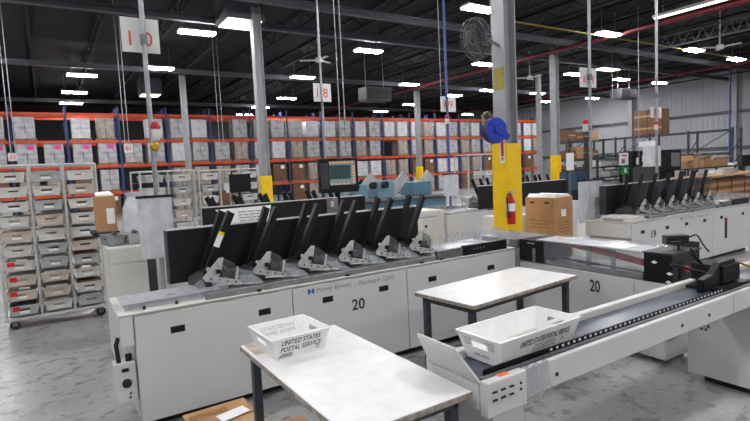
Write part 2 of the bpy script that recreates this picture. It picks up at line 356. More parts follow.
# ================================================================== MACHINES
def feeder(t, xp, first=False, paper=None):
    f = MB().prism([(xp-.2, .985), (xp-.2, 1.05), (xp-.05, 1.12), (xp+.06, 1.12), (xp+.2, 1.03), (xp+.2, .985)], 'y', .24, .60).build('feeder', 'dkgrey', t)
    # slanted side plate: foot flange, rising strip and short post, with a clear infill
    g = MB().prism([(xp-.165, 1.10), (xp-.155, 1.115), (xp+.165, 1.03), (xp+.165, .985), (xp+.13, .985), (xp-.15, 1.065)], 'y', .185, .20)
    g.prism([(xp-.165, 1.10), (xp-.12, 1.15), (xp-.02, 1.25), (xp+.02, 1.25), (xp+.0, 1.16), (xp-.03, 1.09)], 'y', .1849, .2001)
    g.prism([(xp+.105, 1.04), (xp+.13, 1.155), (xp+.148, 1.15), (xp+.13, 1.035)], 'y', .1849, .2001).build('side_plate', 'plate', f, .003)
    MB().prism([(xp-.01, 1.075), (xp+.0, 1.16), (xp+.02, 1.245), (xp+.11, 1.19), (xp+.128, 1.15), (xp+.104, 1.045)], 'y', .19, .195).build('guard', 'smoke', f)
    MB().prism([(xp+.17, .99), (xp+.10, 1.14), (xp+.3, 1.08), (xp+.37, .99)], 'y', .255, .26).build('clear_guard', 'clear', f)
    g = MB()
    for dx, z in ((-.1, 1.085), (-.03, 1.068), (.04, 1.05), (.11, 1.03)): g.lathe([(.008, 0), (.008, .008)], (xp+dx, .186, z-.005), (0,-1,0), 8)
    g.build('screws', 'hole', f)
    MB().lathe([(.0, 0), (.018, .0), (.018, .03), (.0, .03)], (xp-.12, .185, 1.17), (0,-1,0), 12).build('knob', 'plate', f, smooth=True)
    for y, x0, z0, x1, z1 in ((.58, xp-.075, 1.07, xp+.145, 1.63), (.34, xp-.10, 1.1, xp+.155, 1.63)):
        d = Vector((x1-x0, 0, z1-z0)).normalized(); a = Vector((d.z, 0, -d.x))*.036; p = Vector((x0, 0, z0)); q = Vector((x1, 0, z1))
        b = MB().prism([((p-a).x, (p-a).z), ((p+a).x, (p+a).z), ((q+a).x, (q+a).z-.006), ((q-a).x, (q-a).z)], 'y', y-.012, y+.012)
        b.prism([((p-a).x, (p-a).z), ((p-a*.7).x, (p-a*.7).z), ((q-a*.7).x, (q-a*.7).z), ((q-a).x, (q-a).z)], 'y', y-.05, y-.012).build('fence_bar', 'black', f, .003)
    MB().tube((xp-.02, .26, 1.13), (xp-.02, .62, 1.13), .02, 10).build('feed_roller', 'rubber', f, smooth=True)
    MB().tube((xp+.07, .2, 1.13), (xp+.07, .56, 1.13), .009, 8).build('cross_rod', 'steel', f, smooth=True)
    MB().tube((xp-.07, .14, 1.03), (xp+.24, .14, 1.0), .008, 8).build('guide_rod', 'steel', f, smooth=True)
    MB().panel([(xp+.17, .09, 1.0), (xp+.34, .09, .99), (xp+.30, .24, 1.06), (xp+.13, .24, 1.07)], .004).build('clear_ramp', 'clear', f)
    MB().box(xp-.055, xp-.02, .16, .184, 1.12, 1.155).build('sensor', 'black', f, .003); MB().box(xp+.02, xp+.08, .20, .235, 1.09, 1.14).build('motor_block', 'steel2', f, .003)
    MB().panel([(xp-.165, .21, 1.10), (xp-.24, .21, 1.04), (xp-.2, .21, .99), (xp-.14, .21, 1.0)], .004).build('clear_lip', 'clear', f)
    if first:
        p = Vector((xp+.02, .288, 1.40)); d = Vector((.255, 0, .53)).normalized(); a = Vector((d.z, 0, -d.x))
        MB().panel([p-a*.026-d*.07, p+a*.026-d*.07, p+a*.026+d*.04, p-a*.026+d*.04], .001).build('warning_label', 'paper', f)
        MB().panel([p-a*.026+d*.04, p+a*.026+d*.04, p+a*.026+d*.07, p-a*.026+d*.07], .001).build('warning_strip', 'yellow', f)
    if paper:
        for k, (dz, m_) in enumerate(paper):
            MB().prism([(xp+.0+dz, 1.13), (xp+.05+dz, 1.13), (xp+.22+dz, 1.5), (xp+.17+dz, 1.5)], 'y', .28, .55).build('paper_stack', m_, f)
    return f
L1 = 4.16
def inserter(label, x, y, number=None, brand=True, nf=6, rz=0., paper=None, hero=True):
    t = thing('mail_inserter', label, 'machine', (x, y, 0), rz)
    bx('body', 'white', t, 0, L1, .012, .72, .075, .93); bx('kick_plate', 'hole', t, .05, L1-.05, .09, .66, 0, .074)
    for (a, b), hs in (((0, 1.295), (.31, 1.03)), ((1.295, 2.56), (1.645, 2.27)), ((2.56, L1), (2.89, 3.75))):
        d = bx('access_door', 'white', t, a+.004, b-.004, -.012, .01, .078, .915, bevel=.004)
        for hx in hs:
            h = MB().panel([(hx-.055, -.013, .735), (hx+.055, -.013, .735), (hx+.055, -.013, .79), (hx-.055, -.013, .79)], -.008, (.1, .9, .18, .82)).build('handle', 'hole', d)
            bx('handle_recess', 'blackm', d, hx-.045, hx+.045, -.0135, -.0122, .745, .78)
    MB().box(-.1, -.006, -.01, .72, .70, .926).build('end_cap', 'white', t, .006)
    MB().box(-.1, L1, -.012, .72, .932, .945).build('top_plate', 'cream', t, .003)
    bx('deck', 'greymetal', t, .62, 2.98, .06, .70, .946, .985); bx('deck_rail', 'steel2', t, .55, 2.98, .02, .055, .946, .995, bevel=.004)
    e = MB().panel([(-.06, .10, .995), (.70, .10, 1.005), (.70, .46, 1.005), (-.06, .46, .995)], -.006).build('end_plate', 'alum', t)
    MB().prism([(-.04, .946), (.70, .946), (.70, .998), (-.04, .989)], 'y', .12, .44).build('plate_base', 'alum', t)
    g = MB()
    for kx in (.09, .33): g.lathe([(.008, 0), (.013, .004), (.013, .016), (.008, .03), (.0, .03)], (kx, .06, .946), (0,0,1), 10)
    g.build('knobs', 'hole', t, smooth=True); bx('slot', 'hole', e, .28, .34, .2, .215, 1.0005, 1.0018)
    MB().panel([(.62, .06, .99), (.76, .10, .99), (.76, .10, 1.10), (.62, .06, 1.10)], .006).build('clear_fence', 'clear', t)
    b = bx('backboard', 'blackm', t, .41, 3.25, .68, .715, .99, 1.478); bx('backboard_lit_edge', 'white', b, .41, 3.25, .675, .72, 1.48, 1.495)  # white strip paints the light caught along the backboard's top edge
    bx('backboard_side', 'dkgrey', b, .40, .409, .68, .80, .99, 1.478)
    for k in range(nf): feeder(t, .745+.436*k, k == 0 and hero, paper)
    # delivery end
    bx('transfer_table', 'steel', t, 2.99, L1-.05, .10, .70, .946, .99, bevel=.004)
    fp = bx('front_panel', 'black', t, 3.36, L1-.13, .0, .055, .946, 1.055, bevel=.004)
    g = MB()
    for k in range(4): g.box(3.5+k*.05, 3.52+k*.05, -.004, -.0005, 1.0, 1.015)
    g.build('buttons', 'printg', fp)
    bx('belt_frame', 'greymetal', t, 2.99, 3.35, .01, .06, .946, 1.04)
    bx('table_belt', 'lam', t, 3.05, 3.8, .25, .52, .991, .996)
    g = MB(); n = 22
    for k in range(n):
        x0 = 3.5+k*.032; h = 1.1+.035*math.sin(k*2.1)+.02*math.sin(k*5); x1 = x0+.032; h2 = 1.1+.035*math.sin((k+1)*2.1)+.02*math.sin((k+1)*5); w = .02*math.sin(k*3.3); w2 = .02*math.sin((k+1)*3.3)
        g.panel([(x0, .62+w, .995), (x1, .62+w2, .995), (x1, .60-w2, h2), (x0, .60-w, h)], .003)
    g.build('plastic_cover', 'clear', t, smooth=True)
    MB().panel([(L1-.1, .0, .98), (L1-.1, .6, .98), (L1-.06, .6, 1.14), (L1-.06, .0, 1.13)], .004).build('plastic_flap', 'clear', t)
    g = MB()
    for kx in (.98, 1.86, 2.75, 3.02): g.box(kx, kx+.035, -.008, .018, .946, .962)
    g.build('latches', 'hole', t)
    if brand:
        g = MB(); bx_ = 1.48; g.box(bx_-.035, bx_-.012, -.0135, -.0125, .842, .89).box(bx_+.008, bx_+.03, -.0135, -.0125, .842, .89).box(bx_-.012, bx_+.008, -.0135, -.0125, .858, .872)
        g.build('logo', 'printb', t)
        text('brand_lettering', 'Pitney Bowes', (1.72, -.0125, .862), XP, ZP, .36, .055, 'printg', t)
        text('model_lettering', 'Flexmaster 12000', (2.19, -.0125, .862), XP, ZP, .42, .045, 'printg', t, .3)
    if number: text('number', number, (1.97 if hero else .62, -.0125, .66 if hero else .7), XP, ZP, .145 if hero else .14, .11 if hero else .13, 'print', t, depth=.002, bold=.02)
    return t
M1 = inserter('long pale grey mail inserter numbered 20 with six black slanted feeders', .47, 4.24, '20')
p = thing('power_panel', 'small grey power box with round socket under the inserter end', 'power box', (.36, 4.26, 0))
bx('box', 'white', p, -.05, .1, -.0, .14, .27, .57, bevel=.004); MB().lathe([(0, 0), (.034, 0), (.034, .012), (.02, .02), (0, .02)], (.03, -.001, .415), (0,-1,0), 16).build('socket', 'hole', p, smooth=True)
bx('switch', 'hole', p, .0, .05, -.012, -.001, .505, .53); MB().lathe([(.008,0),(.008,.01)], (.05, -.001, .33), (0,-1,0), 8).lathe([(.008,0),(.008,.01)], (.045, -.001, .30), (0,-1,0), 8).build('indicators', 'hole', p)
MB().path([(-.01, .04, .57), (-.015, .03, .64), (-.02, .03, .71), (.0, .05, .76)], .016, 8).build('plug', 'rubber', p, smooth=True); MB().lathe([(.0,0),(.025,0),(.025,.05),(0,.05)], (.06,.05,.57), n=10).build('plug', 'rubber', p)
def cable(label, pts, r=.008): tag(MB().path(pts, r, 6).build('cable', 'rubber', None, smooth=True, base=True), label, 'cable')
def arc(pts, n=6):
    P = [Vector(q) for q in pts]; P = [P[0]]+P+[P[-1]]; out = []
    for i in range(1, len(P)-2):
        for k in range(n):
            s = k/n; out.append(.5*((2*P[i])+(P[i+1]-P[i-1])*s+(2*P[i-1]-5*P[i]+4*P[i+1]-P[i+2])*s*s+(3*P[i]-P[i-1]-3*P[i+1]+P[i+2])*s**3))
    return out+[P[-2]]
cable('black cable looped on the floor at the inserter end, outer loop', arc([(.5, 4.38, .01), (.33, 4.35, .01), (.16, 4.12, .01), (.2, 3.98, .01), (.42, 4.08, .01), (.56, 4.4, .01)]))
cable('black cable looped on the floor at the inserter end, inner loop', arc([(.54, 4.42, .03), (.40, 4.26, .013), (.30, 4.1, .013), (.38, 4.12, .013), (.52, 4.36, .03)]))
M19 = inserter('pale grey mail inserter numbered 19 beyond the outfeed at right', 7.55, 4.55, '19', hero=False, paper=[(.05, 'smoke')])
bx('control_strip', 'hole', M19, 3.02, 3.1, -.02, -.0125, .36, .74); bx('stop_button', 'red', M19, 3.03, 3.09, -.03, -.0205, .68, .73)
bx('infeed_tray', 'cream', M19, -.02, .4, .02, .5, .946, 1.01, bevel=.005)
M3 = inserter('mail inserter facing away with long black back panel behind the monitor', 5.2, 8.68, None, False, 6, math.pi, hero=False)
M4 = inserter('mail inserter facing away, black back panel behind the yellow-guarded column', 10.95, 8.72, None, False, 6, math.pi, hero=False)
# enclosed back-row units
def cabinet(label, x0, x1, y0, y1, h, m='cream', n=2, words=None):
    t = thing('machine_cabinet', label, 'cabinet', ((x0+x1)/2, (y0+y1)/2, 0)); a = (x1-x0)/2; b = (y1-y0)/2
    bx('carcass', m, t, -a, a, -b+.012, b, .08, h, bevel=.008); bx('plinth', 'hole', t, -a+.03, a-.03, -b+.04, b-.03, 0, .08)
    for k in range(n): d = bx('door', m, t, -a+.006+k*2*a/n, -a-.006+(k+1)*2*a/n, -b, -b+.011, .1, h-.03, bevel=.003); bx('latch', 'hole', d, -a+.04+k*2*a/n, -a+.1+k*2*a/n, -b-.003, -b-.0005, h*.7, h*.7+.05)
    if words: strokes('small_print', (.1, -b-.001, h-.12), XP, ZP, a*.9, 1, .04, .03, 'printl', t)
    return t
cabinet('white cabinet with small blue lettering behind the inserter deck', 5.6, 6.68, 7.95, 8.6, 1.08, words=True)
cabinet('plain low white cabinet left of the yellow-guarded column', 7.0, 7.75, 6.6, 7.2, .96, n=1)

# teal folding machine behind
TX, TY = 5.6, 10.6
t = thing('teal_folder', 'teal and grey folding machine with angled arms behind the monitor', 'machine', (TX, TY, 0))
bx('base', 'teal2', t, .1, 3.4, 0, .9, .2, 1.15, bevel=.02); bx('table', 'steel2', t, .0, 3.5, -.1, .95, 1.16, 1.22)
for x, w, h in ((.12, .22, .62), (.6, .4, .36), (1.3, .5, .42), (2.4, .6, .34)): bx('housing', 'teal' if h > .35 else 'teal2', t, x, x+w, .1, .7, 1.225, 1.225+h, bevel=.015)
for x in (.3, .8, 1.8, 2.6): MB().bar((x, .3, 1.25), (x+.5, .3, 1.78), .25, .06, (0,1,0)).build('feed_arm', 'traydk', t, .01)
for x in (.6, 1.1, 1.45): MB().lathe([(0, 0), (.09, 0), (.09, .1), (0, .1)], (x, .05, 1.55), (0,-1,0), 12).build('wheel', 'hole', t, smooth=True)
for x in (.2, 3.3): bx('foot', 'hole', t, x-.06, x+.06, .1, .8, 0, .2)

# ------------------------------------------------------------------ outfeed section with clear tunnel
X2 = 4.70
o = thing('outfeed_section', 'pale outfeed section numbered 20 with clear tunnel cover and red tube', 'machine', (X2, 2.5, 0)); D = 1.72
bx('body', 'white', o, .0, .55, .0, D, .05, .775, bevel=.006)
for y in (.12, D-.15):
    for x in (.06, .46): MB().lathe([(.03, 0), (.03, .02), (.012, .02), (.012, .05)], (x, y, 0), n=10).build('foot', 'grime', o)
bx('side_panel', 'white', o, -.012, -.001, .30, D-.004, .07, .77, bevel=.003); bx('end_panel', 'white', o, -.012, -.001, .004, .292, .07, .77, bevel=.003)
bx('connector_plate', 'dkgrey', o, .02, .16, -.012, -.001, .25, .5)
bx('corner_body', 'white', o, .0, .55, D+.025, D+.6, .08, .93, bevel=.006); bx('corner_top', 'steel2', o, -.03, .55, D+.025, D+.6, .931, 1.03); MB().panel([(-.02, D+.02, .96), (.02, D+.5, .96), (.05, D+.5, 1.16), (.0, D+.0, 1.12)], .004).build('plastic_wrap', 'clear', o)
bx('bed', 'steel2', o, .02, .53, .22, D, .776, .81); bx('bed_rail', 'steel2', o, .0, .02, .22, D-.38, .776, .835)
bx('cover_top', 'alum', o, -.01, .34, .22, D-.25, 1.045, 1.055); bx('cover_side', 'cover', o, -.008, -.003, .22, D-.36, .80, 1.044)
bx('cover_back', 'cover', o, .50, .505, .22, D-.36, .80, 1.044); bx('top_glass', 'clear', o, .345, .52, .22, D-.25, 1.045, 1.05)
for y in (.52, .80): bx('cover_rib', 'smoke', o, .03, .05, y, y+.045, .80, 1.044)
MB().path(arc([(.16, .20, .90), (.18, .45, .93), (.2, .8, .97), (.2, 1.32, 1.03)]), .035, 10).build('red_tube', 'tube_red', o, smooth=True)
MB().path([(.06, .22, .84), (.06, 1.3, .87)], .008, 6).build('rod', 'hole', o); MB().path([(.06, .72, .853), (.06, .98, .86)], .016, 8).build('rod_grip', 'hole', o)
bx('paper_sheet', 'paper', o, .02, .3, .42, .68, 1.056, 1.058)
MB().box(-.012, .50, D-.355, D-.003, .79, 1.04).build('drive_cover', 'black', o, .008); bx('drive_window', 'steel2', o, -.016, -.0125, D-.24, D-.2, .79, .95); bx('drive_latch', 'steel', o, -.022, -.0125, D-.23, D-.13, 1.0, 1.01)
# reader box at its near end
r = thing('reader_box', 'black reader box with red knob at the end of the outfeed', 'machine', (X2, 2.5, .776))
MB().box(-.01, .46, -.06, .205, .0, .27).build('housing', 'black', r, .01); bx('top_plate', 'dkgrey', r, -.02, .5, -.07, .21, .271, .285)
bx('side_plate', 'dkgrey', r, .47, .485, -.06, .2, .0, .34); g = MB().lathe([(0, 0), (.028, 0), (.034, .015), (.02, .03), (0, .03)], (.2, -.069, .12), (0,-1,0), 14).build('knob', 'red', r, smooth=True)
for y, z in ((.1, .19), (-.03, .02), (-.04, .1)): MB().panel([(-.0115, y+.03, z), (-.0115, y, z-.015), (-.0115, y-.03, z), (-.0115, y, z+.02)], .001).build('sticker', 'paper', r)
MB().box(.12, .26, -.068, -.0605, .03, .2).build('recess', 'hole', r)
d = thing('status_display', 'small dark grey display unit on top of the black reader box', 'display', (X2+.22, 2.52, 1.061), math.radians(-35))
MB().box(-.11, .10, -.04, .05, .055, .145).build('case', 'dkgrey', d, .008); MB().tube((.02, 0, 0), (.02, 0, .06), .012, 8).build('stem', 'hole', d); MB().lathe([(.05, 0), (.05, .008), (.0, .008)], (.02, 0, 0), n=12).build('foot', 'hole', d)
bx('face', 'blackm', d, -.10, .09, -.043, -.0405, .065, .135); bx('markings', 'printg', d, -.08, .02, -.0445, -.0432, .085, .090)
MB().path(arc([(.12, .04, .1), (.2, .03, .13), (.24, 0, .05), (.27, -.05, -.02)]), .008, 6).build('lead', 'rubber', d)
text('number', '20', at(595, 286, x=X2-.0125)-o.location, -YP, ZP, .12, .13, 'print', o, depth=.002, bold=.02)

# ------------------------------------------------------------------ output conveyor
CX0, CX1, CY0, CY1, CZ = 1.62, 7.2, 1.68, 2.12, .945
c = thing('output_conveyor', 'long pale output conveyor with dark belt and perforated black guide rail', 'conveyor', ((CX0+CX1)/2, (CY0+CY1)/2, 0)); ox, oy = (CX0+CX1)/2, (CY0+CY1)/2
def cb(name, m_, x0, x1, y0, y1, z0, z1, bevel=0., parent=None): return bx(name, m_, parent or c, x0-ox, x1-ox, y0-oy, y1-oy, z0, z1, bevel=bevel)
cb('side_beam', 'white', CX0+.27, 4.05, CY0, CY0+.03, .80, CZ, .006); cb('side_beam', 'white', 4.056, CX1, CY0, CY0+.03, .80, CZ, .006)
eb = cb('end_box', 'white', CX0, CX0+.265, CY0-.012, CY0+.04, .775, CZ, .006)
cb('side_beam', 'cream', CX0, CX1, CY1-.05, CY1, .80, CZ, .006); cb('end_beam', 'white', CX0, CX0+.03, CY0+.045, CY1-.055, .80, .93, .004)
cb('bed', 'dkgrey', CX0+.04, CX1, CY0+.032, CY1-.055, .85, .894); cb('belt', 'belt', CX0+.06, CX1, CY0+.115, CY1-.06, .895, .904)
for k in range(2): cb('roller_track', 'roller', CX0+.06, CX1, CY0+.04+k*.034, CY0+.066+k*.034, .895, .927)
gr = cb('guide_rail', 'black', CX0+.10, 4.15, CY0+.113, CY0+.119, .905, .949)
g = MB()
for k in range(8, 48): g.box(CX0+.2-ox+k*.049, CX0+.217-ox+k*.049, CY0+.1105-oy, CY0+.1128-oy, .930, .942)
g.build('rail_holes', 'paper', gr)
g = MB()
for i in range(3):
    for j in range(2): g.box(CX0+.03-ox+i*.055, CX0+.058-ox+i*.055, CY0-.02-oy, CY0-.0125-oy, .855+j*.038, .862+j*.038)
g.box(CX0+.215-ox, CX0+.222-ox, CY0-.02-oy, CY0-.0125-oy, .89, .90).box(CX0+.215-ox, CX0+.222-ox, CY0-.02-oy, CY0-.0125-oy, .86, .87).build('buttons', 'hole', eb)
cb('note', 'orange_note', CX0+.105, CX0+.17, CY0+.01, CY0+.04, CZ+.0005, CZ+.0015)
for x in (2.12, 3.35, 3.7): g = MB().lathe([(0, 0), (.012, 0), (.012, .004), (0, .004)], (x-ox, CY0-oy, .86), (0,-1,0), 8).build('bolt', 'hole', c)
MB().panel([(CX0-.004-ox, CY1-.03-oy, .925), (CX0-.004-ox, CY0+.02-oy, .925), (CX0-.10-ox, CY0+.10-oy, 1.105), (CX0-.10-ox, CY1-.06-oy, 1.105)], -.012).build('end_flap', 'white', c, .004)
g = MB(); 
for k in range(9):
    u = k*.02; g.panel([(CX0+.26+u-ox, CY0-.014-oy-.004*(k % 2), .80+.02*math.sin(k)), (CX0+.28+u-ox, CY0-.014-oy-.004*((k+1) % 2), .80+.02*math.sin(k+1)), (CX0+.28+u-ox, CY0+.0-oy, CZ+.012+.01*math.sin(k*2+2)), (CX0+.26+u-ox, CY0+.0-oy, CZ+.012+.01*math.sin(k*2))], .002)
g.build('clear_tape', 'clear', c)
cb('pedestal', 'white', CX0+.10, CX0+.32, CY0+.06, CY1-.06, .0, .77, .006)
cab = cb('drive_cabinet', 'white', 4.58, 5.6, CY0+.06, CY1+.13, .06, .79, .008); cb('cabinet_foot', 'hole', 4.64, 5.5, CY0+.1, CY1+.02, 0, .059)
MB().lathe([(0, 0), (.05, 0), (.05, .012), (0, .012)], (4.58-ox, CY0+.28-oy, .70), (-1,0,0), 14).build('cable_port', 'hole', cab, smooth=True)
g = MB()
for k in range(6): a = k*math.pi/3; g.lathe([(0, 0), (.012, 0), (.012, .004), (0, .004)], (4.58-ox, CY1+.0-oy+.035*math.cos(a), .50+.035*math.sin(a)), (-1,0,0), 8)
g.build('vent_holes', 'greymetal', cab)
# stacker head
s = thing('stacker_head', 'black stacker mechanism with levers standing on the conveyor', 'machine', (4.28, 1.94, .905))
MB().prism([(-.2, .0), (.3, .0), (.3, .2), (.05, .2), (-.05, .12), (-.2, .1)], 'y', -.05, .0).build('side_frame', 'black', s, .004); MB().box(.06, .34, -.07, .17, .03, .17).build('housing', 'blackm', s, .008)
bx('base', 'black', s, -.1, .4, -.14, .18, .0, .02)
for a, b in (((.02, -.03, .1), (-.26, .16, .2)), ((.1, .1, .16), (-.05, .12, .27)), ((.14, .14, .16), (.02, .15, .29))): MB().tube(a, b, .011, 8).build('lever', 'black', s, smooth=True)
MB().bar((.3, -.08, .17), (.5, -.16, .07), .03, .012).build('yellow_strap', 'pipe_yel', s); MB().bar((-.1, -.1, .02), (.5, -.13, .02), .03, .02).build('guide_bar', 'hole', s)

# ================================================================== TABLES, TRAYS
def table(label, x0, x1, y0, y1, h, rz=0., worn=True):
    t = thing('work_table', label, 'table', ((x0+x1)/2, (y0+y1)/2, 0), rz, None); a, b = (x1-x0)/2, (y1-y0)/2
    bx('tabletop', 'lam', t, -a, a, -b, b, h-.012, h, bevel=.004); bx('core', 'wood', t, -a+.002, a-.002, -b+.002, b-.002, h-.036, h-.0125)
    g = MB().box(-a-.003, a+.003, -b-.003, -b+.0015, h-.03, h-.004).box(-a-.003, -a+.0015, -b, b, h-.03, h-.004).build('edge_band', 'edge', t)
    fr = MB()
    for sx in (-1, 1):
        for sy in (-1, 1): bx('leg', 'leg', t, *sorted((sx*(a-.04), sx*(a-.09))), *sorted((sy*(b-.05), sy*(b-.10))), 0, h-.08, bevel=.004)
    for sy in (-1, 1): fr.box(-a+.04, a-.04, *sorted((sy*(b-.05), sy*(b-.075))), h-.08, h-.037)
    for sx in (-1, 1): fr.box(*sorted((sx*(a-.04), sx*(a-.065))), -b+.05, b-.05, h-.0799, h-.0371)
    fr.build('apron', 'leg', t)
    MB().bar((-a+.06, b-.07, .25), (-a+.06, -b+.07, .25), .03, .03).bar((a-.06, b-.07, .25), (a-.06, -b+.07, .25), .03, .03).build('stretcher', 'leg', t)
    return t
TH = .90
TB1 = table('worn white work table in the foreground holding the small mail tray', .925, 1.585, 1.735, 3.09, TH)
MB().panel([(-.31, .45, TH+.0008), (-.10, .45, TH+.0008), (-.10, .665, TH+.0008), (-.31, .665, TH+.0008)], .0006).build('bare_wood_patch', 'bare', TB1)
TB2 = table('worn white work table in front of the inserter doors', 2.62, 4.05, 2.92, 3.58, .88, math.radians(5.5))

def tray_mesh(Lb, Wb, Lt, Wt, h, t, root=None, m_='tray', slot=True, side_slot=False):
    """open tapered letter tray; long side along x. root: build parts; else one mesh"""
    b = [(-Lb/2, -Wb/2, 0), (Lb/2, -Wb/2, 0), (Lb/2, Wb/2, 0), (-Lb/2, Wb/2, 0)]; u = [(-Lt/2, -Wt/2, h), (Lt/2, -Wt/2, h), (Lt/2, Wt/2, h), (-Lt/2, Wt/2, h)]
    parts = []
    for i in range(4):
        j = (i+1) % 4; end = i in (1, 3)
        parts.append(('end_panel' if end else 'side_panel', MB().panel([b[i], b[j], u[j], u[i]], -t, (.3, .7, .52, .74) if end and slot else (.3, .7, .5, .7) if side_slot and not end else None)))
    rim = MB()
    for i in range(4): rim.bar(u[i], u[(i+1) % 4], t*2.2, t*1.6)
    parts += [('base', MB().box(-Lb/2, Lb/2, -Wb/2, Wb/2, 0, t)), ('rim', rim)]
    if root is not None: return [g.build(n, m_, root) for n, g in parts]
    g = MB()
    for _, q in parts: g.add(q.v, q.f)
    return g
def recycle(o, right, up, s, parent):
    g = MB(); n = right.cross(up).normalized()*.001
    P = [Vector(o)+right*(s*math.cos(a))+up*(s*math.sin(a))+n for a in (math.pi/2, math.pi*7/6, math.pi*11/6)]
    for i in range(3): g.bar(P[i].lerp(P[(i+1) % 3], .12), P[i].lerp(P[(i+1) % 3], .8), s*.22, .0006, n)
    g.build('recycle_mark', 'print', parent)
# small tray on the near table
s1 = thing('half_mail_tray', 'small white lettered mail tray standing on the foreground table', 'mail tray', (1.15, 2.845, TH+.001), math.radians(2))
Lb, Wb, Lt, Wt, h = .30, .30, .37, .355, .13
tray_mesh(Lb, Wb, Lt, Wt, h, .004, s1); upv = Vector((0, -(Wt-Wb)/2, h)).normalized()
def on_side(u, v, Lb, Wb, Lt, Wt, h): return Vector((u, -Wb/2-(Wt-Wb)/2*v-.0012, h*v))
text('lettering', 'UNITED STATES\nPOSTAL SERVICE', on_side(0, .6, Lb, Wb, Lt, Wt, h), XP, upv, .26, .07, 'print', s1, .25, bold=.012)
recycle(on_side(.105, .24, Lb, Wb, Lt, Wt, h), XP, upv, .016, s1)
g = MB()
for k in range(3): q = on_side(-.10, .12+.06*k, Lb, Wb, Lt, Wt, h); g.bar(q-XP*(.045-.01*k), q+XP*.045, .005, .0006, upv.cross(XP))
g.build('small_print', 'printg', s1)
text('lettering_back', 'UNITED STATES\nPOSTAL SERVICE', Vector((0, Wb/2+(Wt-Wb)/2*.6-.0052, h*.6)), -XP, Vector((0, (Wt-Wb)/2, h)), .235, .055, 'traydk', s1, .25, depth=-.001)
# long tray on the conveyor
s2 = thing('full_mail_tray', 'long white lettered mail tray riding on the output conveyor', 'mail tray', (2.15, 1.946, .9095), math.radians(2))
Lb, Wb, Lt, Wt, h = .58, .24, .668, .312, .15
tray_mesh(Lb, Wb, Lt, Wt, h, .004, s2); upv = Vector((0, -(Wt-Wb)/2, h)).normalized()
text('lettering', 'UNITED STATES POSTAL SERVICE', on_side(.04, .66, Lb, Wb, Lt, Wt, h), XP, upv, .42, .034, 'print', s2, .25, bold=.02)
g = MB()
for k in range(3): q = on_side(.03, .28+.09*k, Lb, Wb, Lt, Wt, h); g.bar(q-XP*(.10-.012*k), q+XP*.10, .006, .0006, upv.cross(XP))
g.build('small_print', 'printg', s2); recycle(on_side(.19, .4, Lb, Wb, Lt, Wt, h), XP, upv, .013, s2)
ue = Vector((-(Lt-Lb)/2, 0, h)).normalized()
for y, w, v, body in ((.078, .062, .72, 'UNITED\nSTATES\nPOSTAL'), (-.078, .062, .72, 'UNITED\nSTATES\nPOSTAL'), (0, .11, .26, 'POSTAL SERVICE')):
    text('end_lettering', body, Vector((-Lb/2-(Lt-Lb)/2*v-.0012, y, h*v)), -YP, ue, w, .045 if w < .1 else .016, 'print', s2, .2)

# carton on the floor
cbx = thing('floor_carton', 'open brown cardboard carton on the floor below the foreground table', 'carton', (.88, 3.47, 0), math.radians(2))
bx('body', 'card', cbx, -.21, .22, -.28, .20, 0, .29, bevel=.004); MB().panel([(-.215, -.04, .293), (.225, -.04, .293), (.225, .20, .305), (-.215, .20, .305)], .004).build('flap', 'card', cbx); MB().panel([(-.215, -.28, .305), (.225, -.28, .305), (.225, -.05, .293), (-.215, -.05, .293)], .004).build('flap', 'card3', cbx)
strokes('print', (-.06, .13, .309), XP, YP, .26, 3, .03, .012, 'printc', cbx)
ev = tag(MB().box(-.11, .10, -.05, .055, 0, .004).build('envelope', 'paper'), 'white envelope lying on the brown floor carton', 'envelope'); ev.location = (.96, 3.46, .3105); ev.rotation_euler = (.03, 0, math.radians(14))
cx2 = thing('flat_carton', 'brown carton on the floor beneath the foreground table', 'carton', (1.3, 3.3, 0), .1); bx('body', 'card2', cx2, -.15, .15, -.2, .12, 0, .16, bevel=.004); bx('flap', 'card', cx2, -.15, .15, -.2, .12, .161, .165)

# ================================================================== MONITOR, POUCHES, POLES, SIGNS
mo = thing('touchscreen_monitor', 'black touchscreen monitor on a post behind the inserter feeders', 'monitor', (2.98, 5.5, 0), math.radians(-14))
MB().tube((0, .05, 0), (0, .05, 1.72), .03, 10).build('post', 'black', mo, smooth=True); MB().box(-.24, .24, -.03, .06, 1.69, 2.10).build('case', 'blackm', mo, .012)
bz = MB().panel([(-.24, -.045, 1.69), (.24, -.045, 1.69), (.24, -.045, 2.10), (-.24, -.045, 2.10)], -.014, (.26, .94, .22, .92)).build('bezel', 'black', mo)
sc = bx('screen', 'screen', mo, -.118, .214, -.036, -.0315, 1.775, 2.07)
bx('toolbar', 'screen_d', sc, -.11, .15, -.0375, -.0362, 1.85, 2.02)
for k in range(7): bx('icon', 'screen_o', sc, -.11+k*.045, -.085+k*.045, -.0375, -.0362, 2.04, 2.058)
for k in range(6): bx('icon', 'screen_o', sc, .175, .205, -.0375, -.0362, 1.80+k*.037, 1.822+k*.037)
for k in range(5): bx('icon', 'screen_o', sc, -.10+k*.05, -.072+k*.05, -.0375, -.0362, 1.785, 1.802)
bx('button_strip', 'dkgrey', bz, -.225, -.13, -.0475, -.0455, 1.74, 2.05); bx('foot', 'dkgrey', mo, -.06, .1, -.05, .2, 0, .03)
sw = thing('switch_box', 'grey switch box with red light fixed below the touchscreen', 'switch box', (2.82, 5.38, 0), 0)
bx('box', 'silver', sw, -.06, .06, -.03, .03, 1.44, 1.64, bevel=.005); bx('face', 'sign', sw, -.035, .0, -.034, -.0305, 1.53, 1.6); bx('light', 'red', sw, -.03, -.01, -.036, -.0345, 1.605, 1.62); MB().tube((0, 0, 0), (0, 0, 1.44), .015, 8).build('post', 'black', sw)
